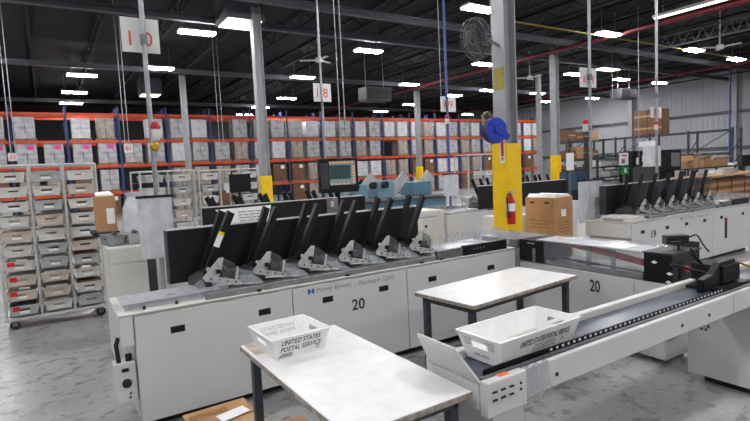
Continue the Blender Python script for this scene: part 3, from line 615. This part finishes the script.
# white notice card standing on the backboard
cp = [at(232, 224, y=4.985), at(268, 220.5, y=4.985), at(271, 205, y=5.03), at(215, 210, y=5.03)]
nc = thing('notice_card', 'white printed notice card propped on top of the inserter back panel', 'card', cp[0].lerp(cp[1], .5)); nl = [q-nc.location for q in cp]
MB().panel(nl, .004).build('card', 'paper', nc)
strokes('print', (nl[0]+nl[1]+nl[2]+nl[3])/4+Vector((.04, -.012, .035)), XP, ZP+YP*.3, .26, 4, .03, .008, 'printg', nc)

def pole(label, x, y, z0, r, m_='conduit', bracket=True):
    t = thing('drop_pole', label, 'pole', (x, y, z0)); MB().tube((0, 0, 0), (0, 0, ZC-z0-.005), r, 10).build('tube', m_, t, smooth=True)
    MB().lathe([(r*2.2, 0), (r*2.2, .03), (r*1.2, .03), (r*1.2, .12)], (0, 0, 0), n=10).build('foot_flange', 'grime', t)
    if bracket: MB().lathe([(r*1.5, 0), (r*1.5, .1)], (0, 0, (ZC-z0)*.42), n=10).build('coupling', 'grime', t)
    return t
def sign(label, body, px0, py0, px1, py1, y, m_='orangep', th=.6):
    a, b = at(px0, py0, y=y), at(px1, py1, y=y); w, h = b.x-a.x, a.z-b.z; cx, cz = (a.x+b.x)/2, (a.z+b.z)/2
    t = thing('hanging_sign', label, 'sign', (cx, y, b.z)); bx('panel', 'sign', t, -w/2, w/2, 0, .012, 0, h, bevel=.002)
    if body: text('lettering', body, (0, -.001, h*.4 if th < .6 else h*.48), XP, ZP, w*.62 if len(body) > 1 else w*.3, h*th*.85, m_, t, depth=.002)
    return t
pole('tall grey pole in front of the hanging 10 sign at left', .95, 5.72, 0, .024)
sign('white hanging sign with orange 10 on the near left pole', '1 0', 119.5, 16, 160.5, 54, 5.78, th=.5)
pole('slim grey pole carrying the 18 sign behind the monitor', 5.0, 9.75, 0, .022)
sign('white hanging sign with orange 18 near the middle pole', '1 8', 313, 83, 331.5, 102, 9.8)
pole('slim blue pole carrying the 19 sign left of the near column', 7.94, 9.2, 0, .028, 'bluepole')
sign('white hanging sign with orange 19 left of the near column', '1 9', 440.5, 96, 456, 112, 9.24)
pole('grey pole carrying the 11 sign beside the large carton', 8.12, 5.62, 0, .026)
sign('white hanging sign with orange 11 right of the near column', '1 1', 580, 67, 596.5, 88, 5.66, th=.45)
pole('grey pole rising behind the inserter 19 feeders', 12.3, 6.75, 0, .03)
sign('small white sign with red 20 high on the right pole', '2 0', 651, 107, 661.5, 118, 6.8, 'red')
sign('small white aisle sign reading 88 at far left', '88', 7.5, 153, 17.5, 161, 19)
sign('small white aisle sign reading 86 left of the near pole', '86', 123.5, 144, 133.5, 152.5, 19)
def hanger(px, ptop, pbot, y, label, r=.012):
    b = at(px, pbot, y=y); tag(MB().tube((0, 0, 0), (0, 0, ZC-b.z-.005), r, 6).build('drop_conduit', 'conduit'), label, 'conduit').location = b
hanger(11, 0, 154, 19, 'thin drop conduit above the far left aisle sign, left one', .013); hanger(15.5, 0, 153, 18.9, 'thin drop conduit above the far left aisle sign, right one', .013)
hanger(125, 0, 144, 19, 'thin drop conduit above the aisle sign beside the near pole, left one', .013); hanger(129, 0, 144, 18.9, 'thin drop conduit above the aisle sign beside the near pole, right one', .013)
hanger(343, 0, 182, 11.5, 'thin drop conduit above the touchscreen, left one', .016); hanger(348, 0, 182, 11.4, 'thin drop conduit above the touchscreen, right one', .016)
hanger(441, 0, 95, 9.1, 'thin cord hanging beside the blue pole', .008); hanger(639, 0, 165, 12, 'thin drop conduit left of the pole behind inserter 19', .012)
hanger(224, 0, 150, 22, 'thin conduit drop left of the middle column, near one', .013); hanger(220, 0, 150, 21.8, 'thin conduit drop left of the middle column, far one', .013)
hanger(613, 0, 160, 16, 'thin drop conduit left of the brown cartons', .012)
def signal(px, py, y, label, gold=False, s=1., pl=None):
    p_ = at(px, py, y=y); t = thing('signal_lamp', label, 'signal lamp', p_)
    MB().lathe([(.0, .0), (.03*s, 0), (.045*s, .03*s), (.045*s, .12*s), (0, .12*s)], (0, 0, 0), n=12).build('body', 'sign', t, smooth=True); MB().lathe([(0, .121*s), (.05*s, .121*s), (.055*s, .15*s), (.04*s, .19*s), (0, .2*s)], (0, 0, 0), n=14).build('dome', 'red', t, smooth=True)
    MB().bar((0, 0, .03*s), (pl[0]-p_.x, pl[1]-p_.y, .03*s), .02, .02).build('bracket', 'grime', t)
    if gold: MB().lathe([(0, 0), (.045, 0), (.05, .02), (.03, .04), (0, .04)], (-.02, -.02, -.06), (0,-1,0), 14).build('bell', 'gold', t, smooth=True)
signal(156, 141, 5.72, 'red topped signal lamp with gold bell beside the near left pole', True, pl=(.95, 5.71)); signal(447, 124, 9.1, 'small red topped signal lamp on the blue pole', pl=(7.9, 9.18))
signal(585.5, 131, 5.6, 'red topped signal lamp on the pole with the 11 sign', pl=(8.12, 5.61)); signal(656, 130, 6.7, 'red topped signal lamp on the right pole below the red 20 sign', pl=(12.3, 6.74))
def pouch(label, x0, x1, z0, z1, y, pl):
    t = thing('document_pouch', label, 'pouch', ((x0+x1)/2, y, z0)); w = (x1-x0)/2; h = z1-z0; g = MB(); n = 8; wv = [.012*math.sin(i*1.9)-.02*math.sin(i/n*math.pi) for i in range(n+1)]
    for i in range(n):
        a, b = -w+2*w*i/n, -w+2*w*(i+1)/n; g.panel([(a, wv[i]*1.6, 0), (b, wv[i+1]*1.6, 0), (b, wv[i+1]*.3, h), (a, wv[i]*.3, h)], .002)
    g.build('sleeve', 'bag', t, smooth=True); bx('top_bar', 'black', t, -w-.01, w+.01, -.012, .012, h, h+.025)
    bx('sheet', 'paper', t, -w*.55, w*.75, .018, .02, .04, h*.55); MB().tube((0, 0, h+.025), (pl[0]-(x0+x1)/2, pl[1]-y, h+.04), .008, 6).build('hook', 'grime', t)
pouch('clear plastic document pouch hanging from the near left pole', .745, 1.075, 1.15, 1.765, 5.62, (.95, 5.70))
p0, p1 = at(578, 182, y=5.5), at(603, 220, y=5.5); pouch('clear plastic document pouch hanging left of the inserter 19 feeders', p0.x, p1.x, p1.z, p0.z, 5.5, (8.12, 5.6))
p0, p1 = at(443, 175, y=9.05), at(459, 195, y=9.05); pouch('clear plastic document pouch hanging on the blue pole', p0.x, p1.x, p1.z, p0.z, 9.05, (7.9, 9.18))

# ------------------------------------------------------------------ near column: extinguisher, reel, fan
ex = thing('fire_extinguisher', 'red fire extinguisher hung on the yellow guard of the near column', 'extinguisher', at(511.5, 224, y=NC[1]-.24))
MB().lathe([(0, 0), (.06, 0), (.066, .02), (.066, .34), (.05, .40), (.022, .43), (.022, .46), (0, .46)], (0, 0, 0), n=18).build('cylinder', 'red', ex, smooth=True)
MB().lathe([(.0668, .2), (.0668, .32)], (0, 0, 0), n=18).build('label_band', 'paper', ex, smooth=True); MB().box(-.02, .02, -.02, .02, .46, .5).box(-.02, .10, -.012, .012, .5, .515).box(-.02, .09, -.012, .012, .475, .487).build('valve', 'steel', ex)
MB().path(arc([(-.02, 0, .48), (-.08, -.01, .44), (-.085, -.01, .3), (-.075, -.02, .1)]), .011, 8).build('hose', 'rubber', ex, smooth=True); bx('bracket', 'steel2', ex, -.03, .03, .067, .078, .1, .4)
es = thing('extinguisher_sign', 'narrow white and red arrow sign above the fire extinguisher', 'sign', at(502.5, 163, y=NC[1]-.162)); bx('plate', 'sign', es, -.045, .045, -.003, .0, 0, .47); bx('band', 'red', es, -.03, .03, -.005, -.0032, .1, .44); MB().prism([(-.03, .085), (.03, .085), (0, .02)], 'y', -.005, -.0032).build('arrow', 'red', es)
rl = thing('hose_reel', 'bright blue hose reel mounted on the near column', 'hose reel', (5.66, 5.52, 2.44))
ax = Vector((-.15, -.98, 0)).normalized(); rt = Vector((.98, -.15, 0))
MB().lathe([(0, -.07), (.18, -.07), (.19, -.06), (.19, -.05), (.18, -.045), (.12, -.045), (.12, .045), (.18, .045), (.19, .05), (.19, .06), (.18, .07), (0, .07)], (0, 0, 0), ax, 28).build('drum', 'blue', rl, smooth=True)
MB().lathe([(.12, -.044), (.183, -.044), (.183, .044), (.12, .044)], (0, 0, 0), ax, 24).build('hose', 'hose', rl, smooth=True)
MB().bar(rt*.02+ax*.09, Vector((.335, .14, 0)), .03, .12).build('bracket', 'blue', rl, .004); MB().lathe([(.05, .07), (.05, .1), (0, .1)], (0, 0, 0), ax, 16).build('hub', 'blue', rl, smooth=True)
MB().bar(-rt*.1+Vector((0,0,.15))+ax*.075, rt*.2+Vector((0,0,-.12))+ax*.075, .1, .012, ax).build('arm', 'blue', rl)
MB().path(arc([-rt*.17+Vector((0,0,.05)), -rt*.2+Vector((0,0,.2)), -rt*.12+Vector((0,0,.27)), -rt*.06+Vector((0,0,.2))]), .014, 8).build('hose_end', 'pipe_yel', rl, smooth=True)
wf = thing('column_fan', 'round grey wire-cage fan bolted high on the near column', 'fan', (5.55, 5.68, 3.80))
fa = Vector((-.30, -.92, -.12)).normalized(); fa = Vector((-1, .12, -.28)).normalized(); u1 = fa.cross(ZP).normalized(); u2 = u1.cross(fa)
g = MB()
for R_, dd in ((.30, 0), (.30, .09), (.22, .10), (.14, .11), (.07, .11), (.22, -.02), (.14, -.03)): g.path([fa*dd+(u1*math.cos(k*math.pi/14)+u2*math.sin(k*math.pi/14))*R_ for k in range(29)], .005, 5)
for k in range(36):
    a = k*math.pi/18; e_ = u1*math.cos(a)+u2*math.sin(a); g.path([fa*.11+e_*.05, fa*.10+e_*.22, fa*.09+e_*.30, e_*.30, fa*-.03+e_*.1], .0035, 4)
g.build('cage', 'greymetal', wf)
for k in range(3):
    a = k*2*math.pi/3+.4; e_ = u1*math.cos(a)+u2*math.sin(a); s_ = fa.cross(e_)
    MB().panel([e_*.05+fa*.03-s_*.04, e_*.27+fa*.015-s_*.1, e_*.27+fa*.07+s_*.1, e_*.05+fa*.05+s_*.04], .004).build('blade', 'dkgrey', wf)
MB().lathe([(0, -.16), (.07, -.15), (.08, -.02), (.05, .06), (0, .07)], (0, 0, 0), fa, 14).build('motor', 'dkgrey', wf, smooth=True); MB().tube(fa*-.12, Vector((.47, .04, -.06)), .022, 8).build('arm', 'steel2', wf); 
def ceiling_fan(x, y, z, label, s=.8):
    t = thing('ceiling_fan', label, 'ceiling fan', (x, y, z)); MB().tube((0, 0, .1), (0, 0, ZC-z-.005), .03, 8).build('downrod', 'sign', t); MB().lathe([(0, -.1), (.14, -.08), (.17, 0), (.12, .1), (0, .12)], (0, 0, 0), n=14).build('motor', 'sign', t, smooth=True)
    for k in range(3): a = k*2.094+.5; d_ = Vector((math.cos(a), math.sin(a), 0)); MB().bar(d_*.15, d_*s, .14, .012, (.15, .1, 1)).build('blade', 'sign', t)
ceiling_fan(23.9, 10.5, 6.3, 'white ceiling fan at the upper right below the strip light'); ceiling_fan(10, 19.6, 6.6, 'distant ceiling fan above the 18 sign'); ceiling_fan(22.6, 19.3, 6.5, 'distant ceiling fan right of the near column')
def heater(px0, py0, px1, py1, y, label):
    a, b = at(px0, py0, y=y), at(px1, py1, y=y); t = thing('unit_heater', label, 'heater', ((a.x+b.x)/2, y, b.z)); w, h = (b.x-a.x)/2, a.z-b.z
    bx('case', 'dkgrey', t, -w, w, 0, .8, 0, h, bevel=.02)
    for s_ in (-1, 1): bx('grille', 'hole', t, *sorted((s_*.06*w, s_*.9*w)), -.02, -.001, .12*h, .85*h)
    for s_ in (-.7, .7): MB().tube((s_*w, .4, h), (s_*w, .4, ZC-b.z-.005), .02, 6).build('hanger', 'conduit', t)
heater(366, 86, 392, 101, 22, 'grey hanging unit heater left of the far column'); heater(621, 88, 637, 99, 20, 'grey hanging unit heater above the brown cartons at right')

# ================================================================== CARTS OF TRAYS
cart_tray = None
TRAYM = {}
def small_tray(m_):
    if m_ not in TRAYM:
        g = tray_mesh(.29, .52, .335, .56, .13, .006, slot=False, side_slot=True); ob = g.build('letter_tray', m_); C.objects.unlink(ob); TRAYM[m_] = ob.data
    return bpy.data.objects.new('letter_tray', TRAYM[m_])
MAILM = MB().box(-.13, .13, -.2, .22, .01, .145)
MAIL = {}
def mail_in(tr, m_):
    if m_ not in MAIL: ob = MAILM.build('mail', m_); C.objects.unlink(ob); MAIL[m_] = ob.data
    q = bpy.data.objects.new('mail', MAIL[m_]); C.objects.link(q); q.parent = tr
def cart(label, name_in, x0, y0, ncol, nrow, colw, z0, dz, dep, rz=0., h=2.2, full=.93, seed=1, pinkcol=None):
    t = thing('tray_cart', label, 'cart', (x0, y0, 0), rz, 'tray carts'); rnd = random.Random(seed); w = ncol*colw
    for i in range(ncol+1):
        for y in (0, dep): MB().tube((i*colw, y, .16), (i*colw, y, h), .018, 8).build('post', 'cart', t, smooth=True)
    MB().box(-.03, w+.03, -.03, dep+.03, .13, .17).build('base', 'cart', t, .006); g = MB()
    for y in (0, dep): g.tube((-.0, y, h), (w, y, h), .016, 8)
    for i in range(ncol+1): g.tube((i*colw, 0, h), (i*colw, dep, h), .014, 8)
    g.build('top_frame', 'cart', t, smooth=True)
    for i in range(ncol):
        g = MB()
        for k in range(nrow):
            z = z0+k*dz
            for xx in (i*colw+.02, (i+1)*colw-.04): g.box(xx, xx+.02, 0, dep, z-.012, z-.002)
        g.build('shelf_runners', 'steel2', t)
    for sx in (.08, w-.08):
        for sy in (.05, dep-.05):
            wv = MB().lathe([(0, -.02), (.055, -.02), (.06, -.01), (.06, .01), (.055, .02), (0, .02)], (sx, sy, .06), (0,1,0), 16).build('caster_wheel', 'rubber', t, smooth=True); MB().box(sx-.03, sx+.03, sy-.028, sy-.022, .05, .129).box(sx-.03, sx+.03, sy+.022, sy+.028, .05, .129).box(sx-.03, sx+.03, sy-.028, sy+.028, .122, .129).build('caster_fork', 'grime', wv)
    ca, sa = math.cos(rz), math.sin(rz)
    cn = ['left', 'middle', 'right'] if ncol == 3 else (['left', 'right'] if ncol == 2 else ['only'])
    for i in range(ncol):
        for k in range(nrow):
            if rnd.random() > full: continue
            m_ = rnd.choice(['tray2', 'tray2', 'tray2', 'traytan', 'traydk'])
            tr = small_tray(m_); C.objects.link(tr); lx, ly = (i+.5)*colw, .26+rnd.uniform(-.06, .02); tr.location = (x0+lx*ca-ly*sa, y0+lx*sa+ly*ca, z0+k*dz); tr.rotation_euler = (0, 0, rz+rnd.uniform(-.03, .03))
            tag(tr, f'{"tan" if m_ == "traytan" else "grey"} letter tray, {name_in}, {cn[i]} column, {ORD[k]} row from bottom', 'mail tray', 'letter trays on the carts')
            q = rnd.random()
            if q < .75: mail_in(tr, rnd.choice(['paper', 'traydk', 'card2', 'traydk', 'dkgrey']))
            if pinkcol == i and k < 4:
                lb = MB().box(-.13, -.05, -.29, -.284, .07, .13).build('red_tag', 'red', tr); 
            if rnd.random() < .6: bx('card_holder', 'paper', tr, -.055, .055, -.278, -.272, .03, .058)
    return t
cart('tall grey wheeled cart of letter trays at the far left', 'far left cart', -.60, 8.42, 3, 10, .40, .20, .2, .62, 0., 2.22, .95, 3, 0)
cart('grey tray cart standing behind the hanging document pouch', 'cart behind the pouch', 1.45, 10.3, 2, 8, .5, .25, .235, .62, .12, 2.1, .9, 5)
cart('grey tray cart right of the cart behind the pouch', 'second cart behind the pouch', 2.55, 10.5, 3, 8, .42, .25, .235, .62, .05, 2.08, .9, 8)
cart('small grey tray cart left of the near column, beyond the black panel', 'cart left of the near column', 10.9, 11.75, 2, 6, .55, .25, .27, .62, 0, 2.25, .55, 11)

# ------------------------------------------------------------------ workstation left of the main machine
q0, q1 = at(107, 249, y=5.82), at(146, 246, y=5.82); KW, KZ = (q1.x-q0.x)/2, q0.z; KX = (q0.x+q1.x)/2
k = thing('side_cabinet', 'white cabinet behind the left end of the inserter', 'cabinet', (KX, 5.82, 0)); bx('carcass', 'cream', k, -KW, KW, .0, .6, .08, KZ, bevel=.006); d_ = bx('drawer_front', 'cream', k, -KW+.01, KW-.01, -.014, -.001, KZ-.16, KZ-.01, bevel=.003); bx('door', 'cream', k, -KW+.01, KW-.01, -.014, -.001, .1, KZ-.17, bevel=.003); bx('plinth', 'hole', k, -KW+.02, KW-.02, .04, .56, 0, .079)
for i, (dx, m_, nm, lab) in enumerate(((-.1, 'silver', 'feeder_tray', 'open grey metal tray on the white side cabinet'), (.1, 'traydk', 'plastic_tub', 'pale plastic tub of parts on the white side cabinet'))):
    q = thing(nm, lab, 'tray', (KX+dx, 6.12, KZ+.001), .15); gg = tray_mesh(.14, .26, .17, .32, .11, .006); gg.build('shell', m_, q); bx('parts', 'hole', q, -.06, .06, -.1, .1, .007, .07)
    for kk in range(3): MB().tube((-.04+.03*kk, -.1+.05*kk, .08), (.03, .08-.06*kk, .13), .012, 6).build('part_piece', 'dkgrey', q)
p0, p1 = at(95, 197, y=7.3), at(118, 231, y=7.3)
q = thing('carton', 'brown carton overflowing with paper on the bench left of the pouch', 'carton', ((p0.x+p1.x)/2, 7.3, p1.z)); w_ = (p1.x-p0.x)/2; bx('body', 'card', q, -w_, w_, 0, .4, 0, p0.z-p1.z, bevel=.004); MB().panel([(-w_*.9, .03, p0.z-p1.z+.001), (w_*.9, .03, p0.z-p1.z+.001), (w_*.7, .35, p0.z-p1.z+.04), (-w_*.8, .35, p0.z-p1.z+.03)], .02).build('paper', 'paper', q); bx('label_sheet', 'paper', q, .0, w_*.8, -.003, -.001, .1, .3)
b_ = thing('bench', 'dark bench carrying the overflowing carton', 'bench', ((p0.x+p1.x)/2-.03, 7.5, 0)); bx('top', 'hole', b_, -.14, .16, -.25, .35, p1.z-.05, p1.z-.001)
for x in (.0, .13):
    for y in (-.2, .3): bx('leg', 'hole', b_, x-.02, x+.02, y-.02, y+.02, 0, p1.z-.051)
p0 = at(121, 232, y=7.0); q = thing('wrapped_bundle', 'clear plastic wrapped bundle beside the overflowing carton', 'bundle', (p0.x+.2, 6.95, 0)); bx('stand', 'dkgrey', q, -.15, .15, -.1, .3, 0, 1.2); MB().lathe([(0, 0), (.13, 0), (.17, .1), (.16, .4), (.1, .55), (.13, .6), (0, .6)], (0, .1, 1.201), n=12).build('bundle', 'bag', q, smooth=True)

# ================================================================== RIGHT BACKGROUND
gx = thing('gaylord_carton', 'large brown carton on a pallet between the near column and inserter 19', 'carton', (7.22, 5.82, 0)); g = MB()
for y in (-.27, 0, .27): g.box(-.3, .3, y-.05, y+.05, 0, .1)
for i in range(4): g.box(-.3+i*.16, -.3+i*.16+.12, -.32, .32, .1, .125)
g.build('pallet', 'pallet', gx); MB().box(-.24, .24, -.30, .30, .126, 1.34).build('body', 'card', gx, .006)
MB().prism([(-.22, 1.341), (.22, 1.341), (.15, 1.39), (0, 1.37), (-.16, 1.40)], 'y', -.28, .28).build('paper_fill', 'paper', gx); bx('label_sheet', 'paper', gx, -.06, .06, -.304, -.3005, 1.02, 1.14)
strokes('print', (.02, -.301, .92), XP, ZP, .3, 4, .05, .022, 'printc', gx)
for y in (-.15, .15): bx('hand_slot', 'hole', gx, -.2415, -.2405, y-.05, y+.05, 1.24, 1.27)
strokes('print', (-.2412, 0, .95), -YP, ZP, .38, 3, .06, .025, 'printc', gx)

def item(name, label, cat, px0, py0, px1, py1, y, dep, m_, extra=None, grp=None):
    a, b = at(px0, py0, y=y), at(px1, py1, y=y); z0 = (a.z*0+b.z); w = (b.x-a.x)/2
    t = thing(name, label, cat, ((a.x+b.x)/2, y, z0), 0, grp); bx('body', m_, t, -w, w, 0, dep, 0, a.z-z0, bevel=.01)
    if extra: extra(t, w, a.z-z0)
    return t, w, z0
# dark open rack frame along the right wall
RX = 32.0
t = thing('dark_rack', 'empty dark green rack frame in front of the right wall', 'rack', (RX, 13.4, 0)); top = at(708, 129.5, x=RX).z
for i in range(6):
    y = i*2.3
    g = MB().box(-.05, .05, y-.05, y+.05, 0, top).box(1.0, 1.1, y-.05, y+.05, 0, top)
    for z in range(3): g.bar((.0, y, .3+z*.85), (1.05, y, 1.05+z*.85), .04, .04)
    g.build('upright_frame', 'rackdk', t)
for i in range(5):
    for z in (top-.12, 1.9): bx('beam', 'rackdk', t, -.06, -.051, i*2.3+.06, i*2.3+2.24, z-.07, z+.07)
    if i % 2 == 0: MB().bar((.05, i*2.3, top-.1), (.05, i*2.3+2.3, 1.9), .04, .04).build('brace', 'rackdk', t)
# stacked brown cartons on the rack top
p0, p1 = at(634, 135, x=RX+.1), at(662, 108, x=RX+.1)
for i, (ya, yb, za, zb, lab) in enumerate(((0, .5, 0, .5, 'lower left'), (.5, 1, 0, .5, 'lower right'), (0, .5, .5, 1, 'upper left'), (.5, 1, .5, 1, 'upper right'))):
    Y0, Y1, Z0, Z1 = p1.y, p0.y, top+.001, p1.z; y0, y1 = Y1+(Y0-Y1)*ya, Y1+(Y0-Y1)*yb; z0, z1 = Z0+(Z1-Z0)*za, Z0+(Z1-Z0)*zb
    c_ = thing('brown_carton', f'brown carton stacked on top of the dark rack at right, {lab}', 'carton', (RX+.5, (y0+y1)/2, z0), 0, 'cartons on the dark rack'); hw = abs(y1-y0)/2-.01; bx('body', 'card2', c_, -.45, .45, -hw, hw, 0, z1-z0-.004, bevel=.01); bx('tape', 'card3', c_, -.452, -.451, -hw, hw, (z1-z0)*.42, (z1-z0)*.56)
# orange rack stuffed with cardboard, blue bins
def shelf(label, px0, px1, py0, pyb, y, dep, m_, nlev, npost):
    a, b = at(px0, py0, y=y), at(px1, py0, y=y); w = b.x-a.x; t = thing('storage_shelf', label, 'shelf', (a.x, y, 0)); zt = (a.z+b.z)/2
    for i in range(npost): x = w*i/(npost-1); MB().box(x-.04, x+.04, 0, .08, 0, zt).box(x-.04, x+.04, dep-.08, dep, 0, zt).build('post', m_, t)
    for k in range(nlev): z = .2+(zt-.3)*k/(nlev-1); bx('shelf_board', m_, t, 0.041, w-.041, .081, dep-.081, z-.03, z+.03)
    return t, a.x, w, zt, [.2+(zt-.3)*k/(nlev-1)+.031 for k in range(nlev)]
t, sx_, sw_, zt, lv = shelf('dark posted shelf of flat cartons left of the pole with the 11 sign', 570, 604, 139, 190, 16, 1.0, 'rackdk', 4, 3)
rnd = random.Random(4)
for k, z in enumerate(lv):
    for i in range(4):
        m_ = rnd.choice(['card', 'card2', 'card2', 'card3', 'dkgrey']); x = sx_+.1+i*(sw_-.3)/4; hh = rnd.uniform(.35, .62); wd = (sw_-.3)/4-.06
        c_ = thing('brown_carton', f'{"dark" if m_ == "dkgrey" else "brown"} carton on the dark posted shelf, {ORD[k]} level up, {ORD[i]} from left', 'carton', (x+wd/2, 16.4, z), 0, 'cartons on the dark shelf'); bx('body', m_, c_, -wd/2, wd/2, -.25, .3, 0, hh); bx('tape', 'card3', c_, -wd/2, wd/2, -.252, -.251, hh*.45, hh*.55)
for i, (px0, px1, py0, py1) in enumerate(((566, 577, 172, 190), (579, 591, 171, 190))):
    item('fabric_bin', f'blue covered bin standing before the carton shelf, {"left" if i == 0 else "right"} one', 'bin', px0, py0, px1, py1, 14.5, .35, 'bluebin', lambda t, w, h: (bx('lid', 'dkgrey', t, -w*.8, w*.8, .05, .3, h, h+.12), bx('stand', 'dkgrey', t, -w, w, .05, .3, -t.location.z, -.002)))
item('white_board', 'white board leaning by the yellow guarded far column', 'board', 567, 153, 574, 170, 14.2, .06, 'sign', lambda t, w, h: bx('post', 'grime', t, -.05, .05, .01, .05, -t.location.z, -.002))
t, sx_, sw_, zt, lv = shelf('metal shelf filled with small parts bins behind inserter 19', 598, 631, 154, 178, 13.5, .5, 'rackdk', 5, 2)
for k, z in enumerate(lv[1:-1]):
    n = 8
    for i in range(n):
        x = sx_+.06+i*(sw_-.12)/n; wd = (sw_-.12)/n-.02; q = MB(); q.box(0, wd, 0, .02, 0, .2).box(0, wd, .3, .32, 0, .3).box(0, .015, .02, .3, 0, .25).box(wd-.015, wd, .02, .3, 0, .25).box(0, wd, 0, .32, -.0, .012)
        o_ = tag(q.build('parts_bin', rnd.choice(['tray2', 'traydk', 'sign'])), f'small parts bin on metal shelf behind inserter 19, {ORD[k]} shelf up, {ORD[i]} from left', 'bin', 'small parts bins'); o_.location = (x, 13.56, z)
def papers(t, w, h):
    bx('plinth', 'hole', t, -w, w, .02, .55, -t.location.z, -.001)
    for i, (u, v) in enumerate(((-.5, .55), (.05, .62), (.05, .3), (.5, .5), (.55, .2))): bx('paper_sheet', 'paper', t, w*u-.1, w*u+.1, -.006, -.001, h*v, h*v+.3)
item('tall_cabinet', 'black cabinet with taped papers behind inserter 19', 'cabinet', 632, 151, 653, 180, 12.6, .6, 'black', papers)
item('exit_poster', 'green picture sign on the parts shelf behind inserter 19', 'sign', 621, 167, 629, 174, 12.3, .02, 'green', lambda t, w, h: (bx('figure', 'paper', t, -w*.2, w*.35, -.005, -.001, h*.2, h*.8), bx('stand', 'grime', t, -w*.1, w*.1, .021, .04, -t.location.z, h*.5)))
item('notice_board', 'white notice above the green sign behind inserter 19', 'sign', 619.5, 153, 628.5, 165, 12.35, .02, 'paper', lambda t, w, h: (bx('picture', 'printg', t, -w*.6, w*.2, -.005, -.001, h*.15, h*.5), bx('red_marks', 'red', t, -w*.5, w*.6, -.005, -.001, h*.72, h*.84), bx('stand', 'grime', t, -.03, .03, .021, .04, -t.location.z, h*.5)))
item('control_console', 'black control console with grey screen behind inserter 19', 'console', 661, 150, 681, 170, 11, .6, 'blackm', lambda t, w, h: (bx('screen', 'silver', t, w*.0, w*.85, -.01, -.001, h*.2, h*.85), bx('pedestal', 'black', t, -w*.6, w*.6, .1, .5, -t.location.z, -.001)))
# wrapped white goods, benches with cartons at the far right
item('white_bundle', 'white wrapped goods stacked beside the black control console', 'bundle', 652, 146, 661, 166, 10.6, .35, 'wrapw', lambda t, w, h: (bx('stand', 'dkgrey', t, -w, w, .05, .75, -t.location.z, -.001), bx('upper_parcel', 'paper', t, -w*.5, w*.7, .1, .6, h+.001, h+.2)))
def bench(label, px0, px1, py, y, dep, m_):
    a, b = at(px0, py, y=y), at(px1, py, y=y); w = b.x-a.x; t = thing('packing_bench', label, 'bench', (a.x, y, 0)); z = a.z; bx('top', m_, t, 0, w, 0, dep, z-.06, z)
    for x in (.05, w-.05):
        for yy in (.06, dep-.06): bx('leg', 'rackdk', t, x-.04, x+.04, yy-.04, yy+.04, 0, z-.061)
    return a.x, w, z
ax_, w_, z_ = bench('dark packing bench with tan cartons in front of the dark rack', 686, 737, 169, 12.2, 1.0, 'rackdk')
for i in range(7):
    q = thing('tan_carton', f'tan open carton on the dark packing bench, {ORD[i]} from left', 'carton', (ax_+.5+i*(w_-.8)/7+.3, 12.75, z_+.001), rnd.uniform(-.1, .1), 'cartons on the packing bench'); hh = rnd.uniform(.3, .6); bx('body', rnd.choice(['card', 'card3', 'card3']), q, -.24, .24, -.3, .3, 0, hh); MB().panel([(-.24, -.3, hh), (.24, -.3, hh), (.24, -.5, hh+.1), (-.24, -.5, hh+.1)], .01).build('flap', 'card3', q)
q = tag(MB().box(-1.7, 1.7, -.2, .2, 0, .9).build('red_panel', 'card2', None, .02), 'dark red brown carton stowed under the dark packing bench', 'carton'); q.location = (ax_+w_*.5, 12.7, 0)
ax_, w_, z_ = bench('orange brown timber bench behind inserter 19 at the right edge', 690, 800, 178, 9.2, .9, 'card')
for i in range(5):
    q = thing('timber_crate', f'brown timber crate standing under the timber bench, {ORD[i]} from left', 'crate', (ax_+.72+i*1.12, 9.65, 0), 0, 'timber crates'); bx('box', 'card2', q, -.5, .5, -.25, .25, 0, z_-.2)
    for v in (.15, .45, .75): bx('slat', 'card', q, -.5, .5, -.275, -.251, (z_-.2)*v, (z_-.2)*v+.13)
for i, (px, wd, hh, m_) in enumerate(((700, .35, .12, 'traydk'), (716, .4, .16, 'paper'), (730, .3, .2, 'traydk'))):
    p_ = at(px, 178, y=9.6); q = thing('parts_tray', f'pale parts tray on the timber bench at right, {ORD[i]} from left', 'tray', (p_.x, 9.65, z_+.001), 0, 'trays on the timber bench'); gg = tray_mesh(wd*1.4, .3, wd*1.7, .38, hh, .01); gg.build('shell', m_, q)
item('white_machine', 'white printer like machine at the right edge of the hall', 'machine', 734, 163, 748, 172, 12.5, .7, 'sign', lambda t, w, h: (bx('stand', 'rackdk', t, -w*.9, w*.9, .1, .7, -t.location.z, -.001), bx('panel', 'hole', t, -w*.4, w*.2, -.01, -.001, h*.3, h*.7)))
item('junction_box', 'dark grey control boxes fixed near the right wall edge', 'box', 742, 155, 752, 166, 12.2, .2, 'dkgrey', lambda t, w, h: (bx('post', 'grime', t, -.06, .06, .1, .22, -t.location.z, -.001), bx('cover', 'black', t, -w*.8, w*.8, -.02, -.001, h*.1, h*.9)))
tag(MB().tube((0, 0, 0), (0, 0, 7.3), .06, 10).build('blue_pole', 'bluepole', None, smooth=True), 'tall thin blue pole against the right wall', 'pole').location = at(730, 100, x=38.).xy.to_3d()
# back monitors on the far machine
for px, py in ((249, 183),):
    p_ = at(px, py, y=8.5); t = thing('machine_monitor', 'black monitor seen from behind on the inserter facing away', 'monitor', (p_.x, 8.95, 0)); MB().box(-.19, .19, 0, .05, p_.z-.16, p_.z+.16).build('case', 'blackm', t, .01); MB().tube((0, .08, 0), (0, .08, p_.z), .025, 8).build('post', 'black', t); bx('foot', 'dkgrey', t, -.15, .15, 0, .2, 0, .02)
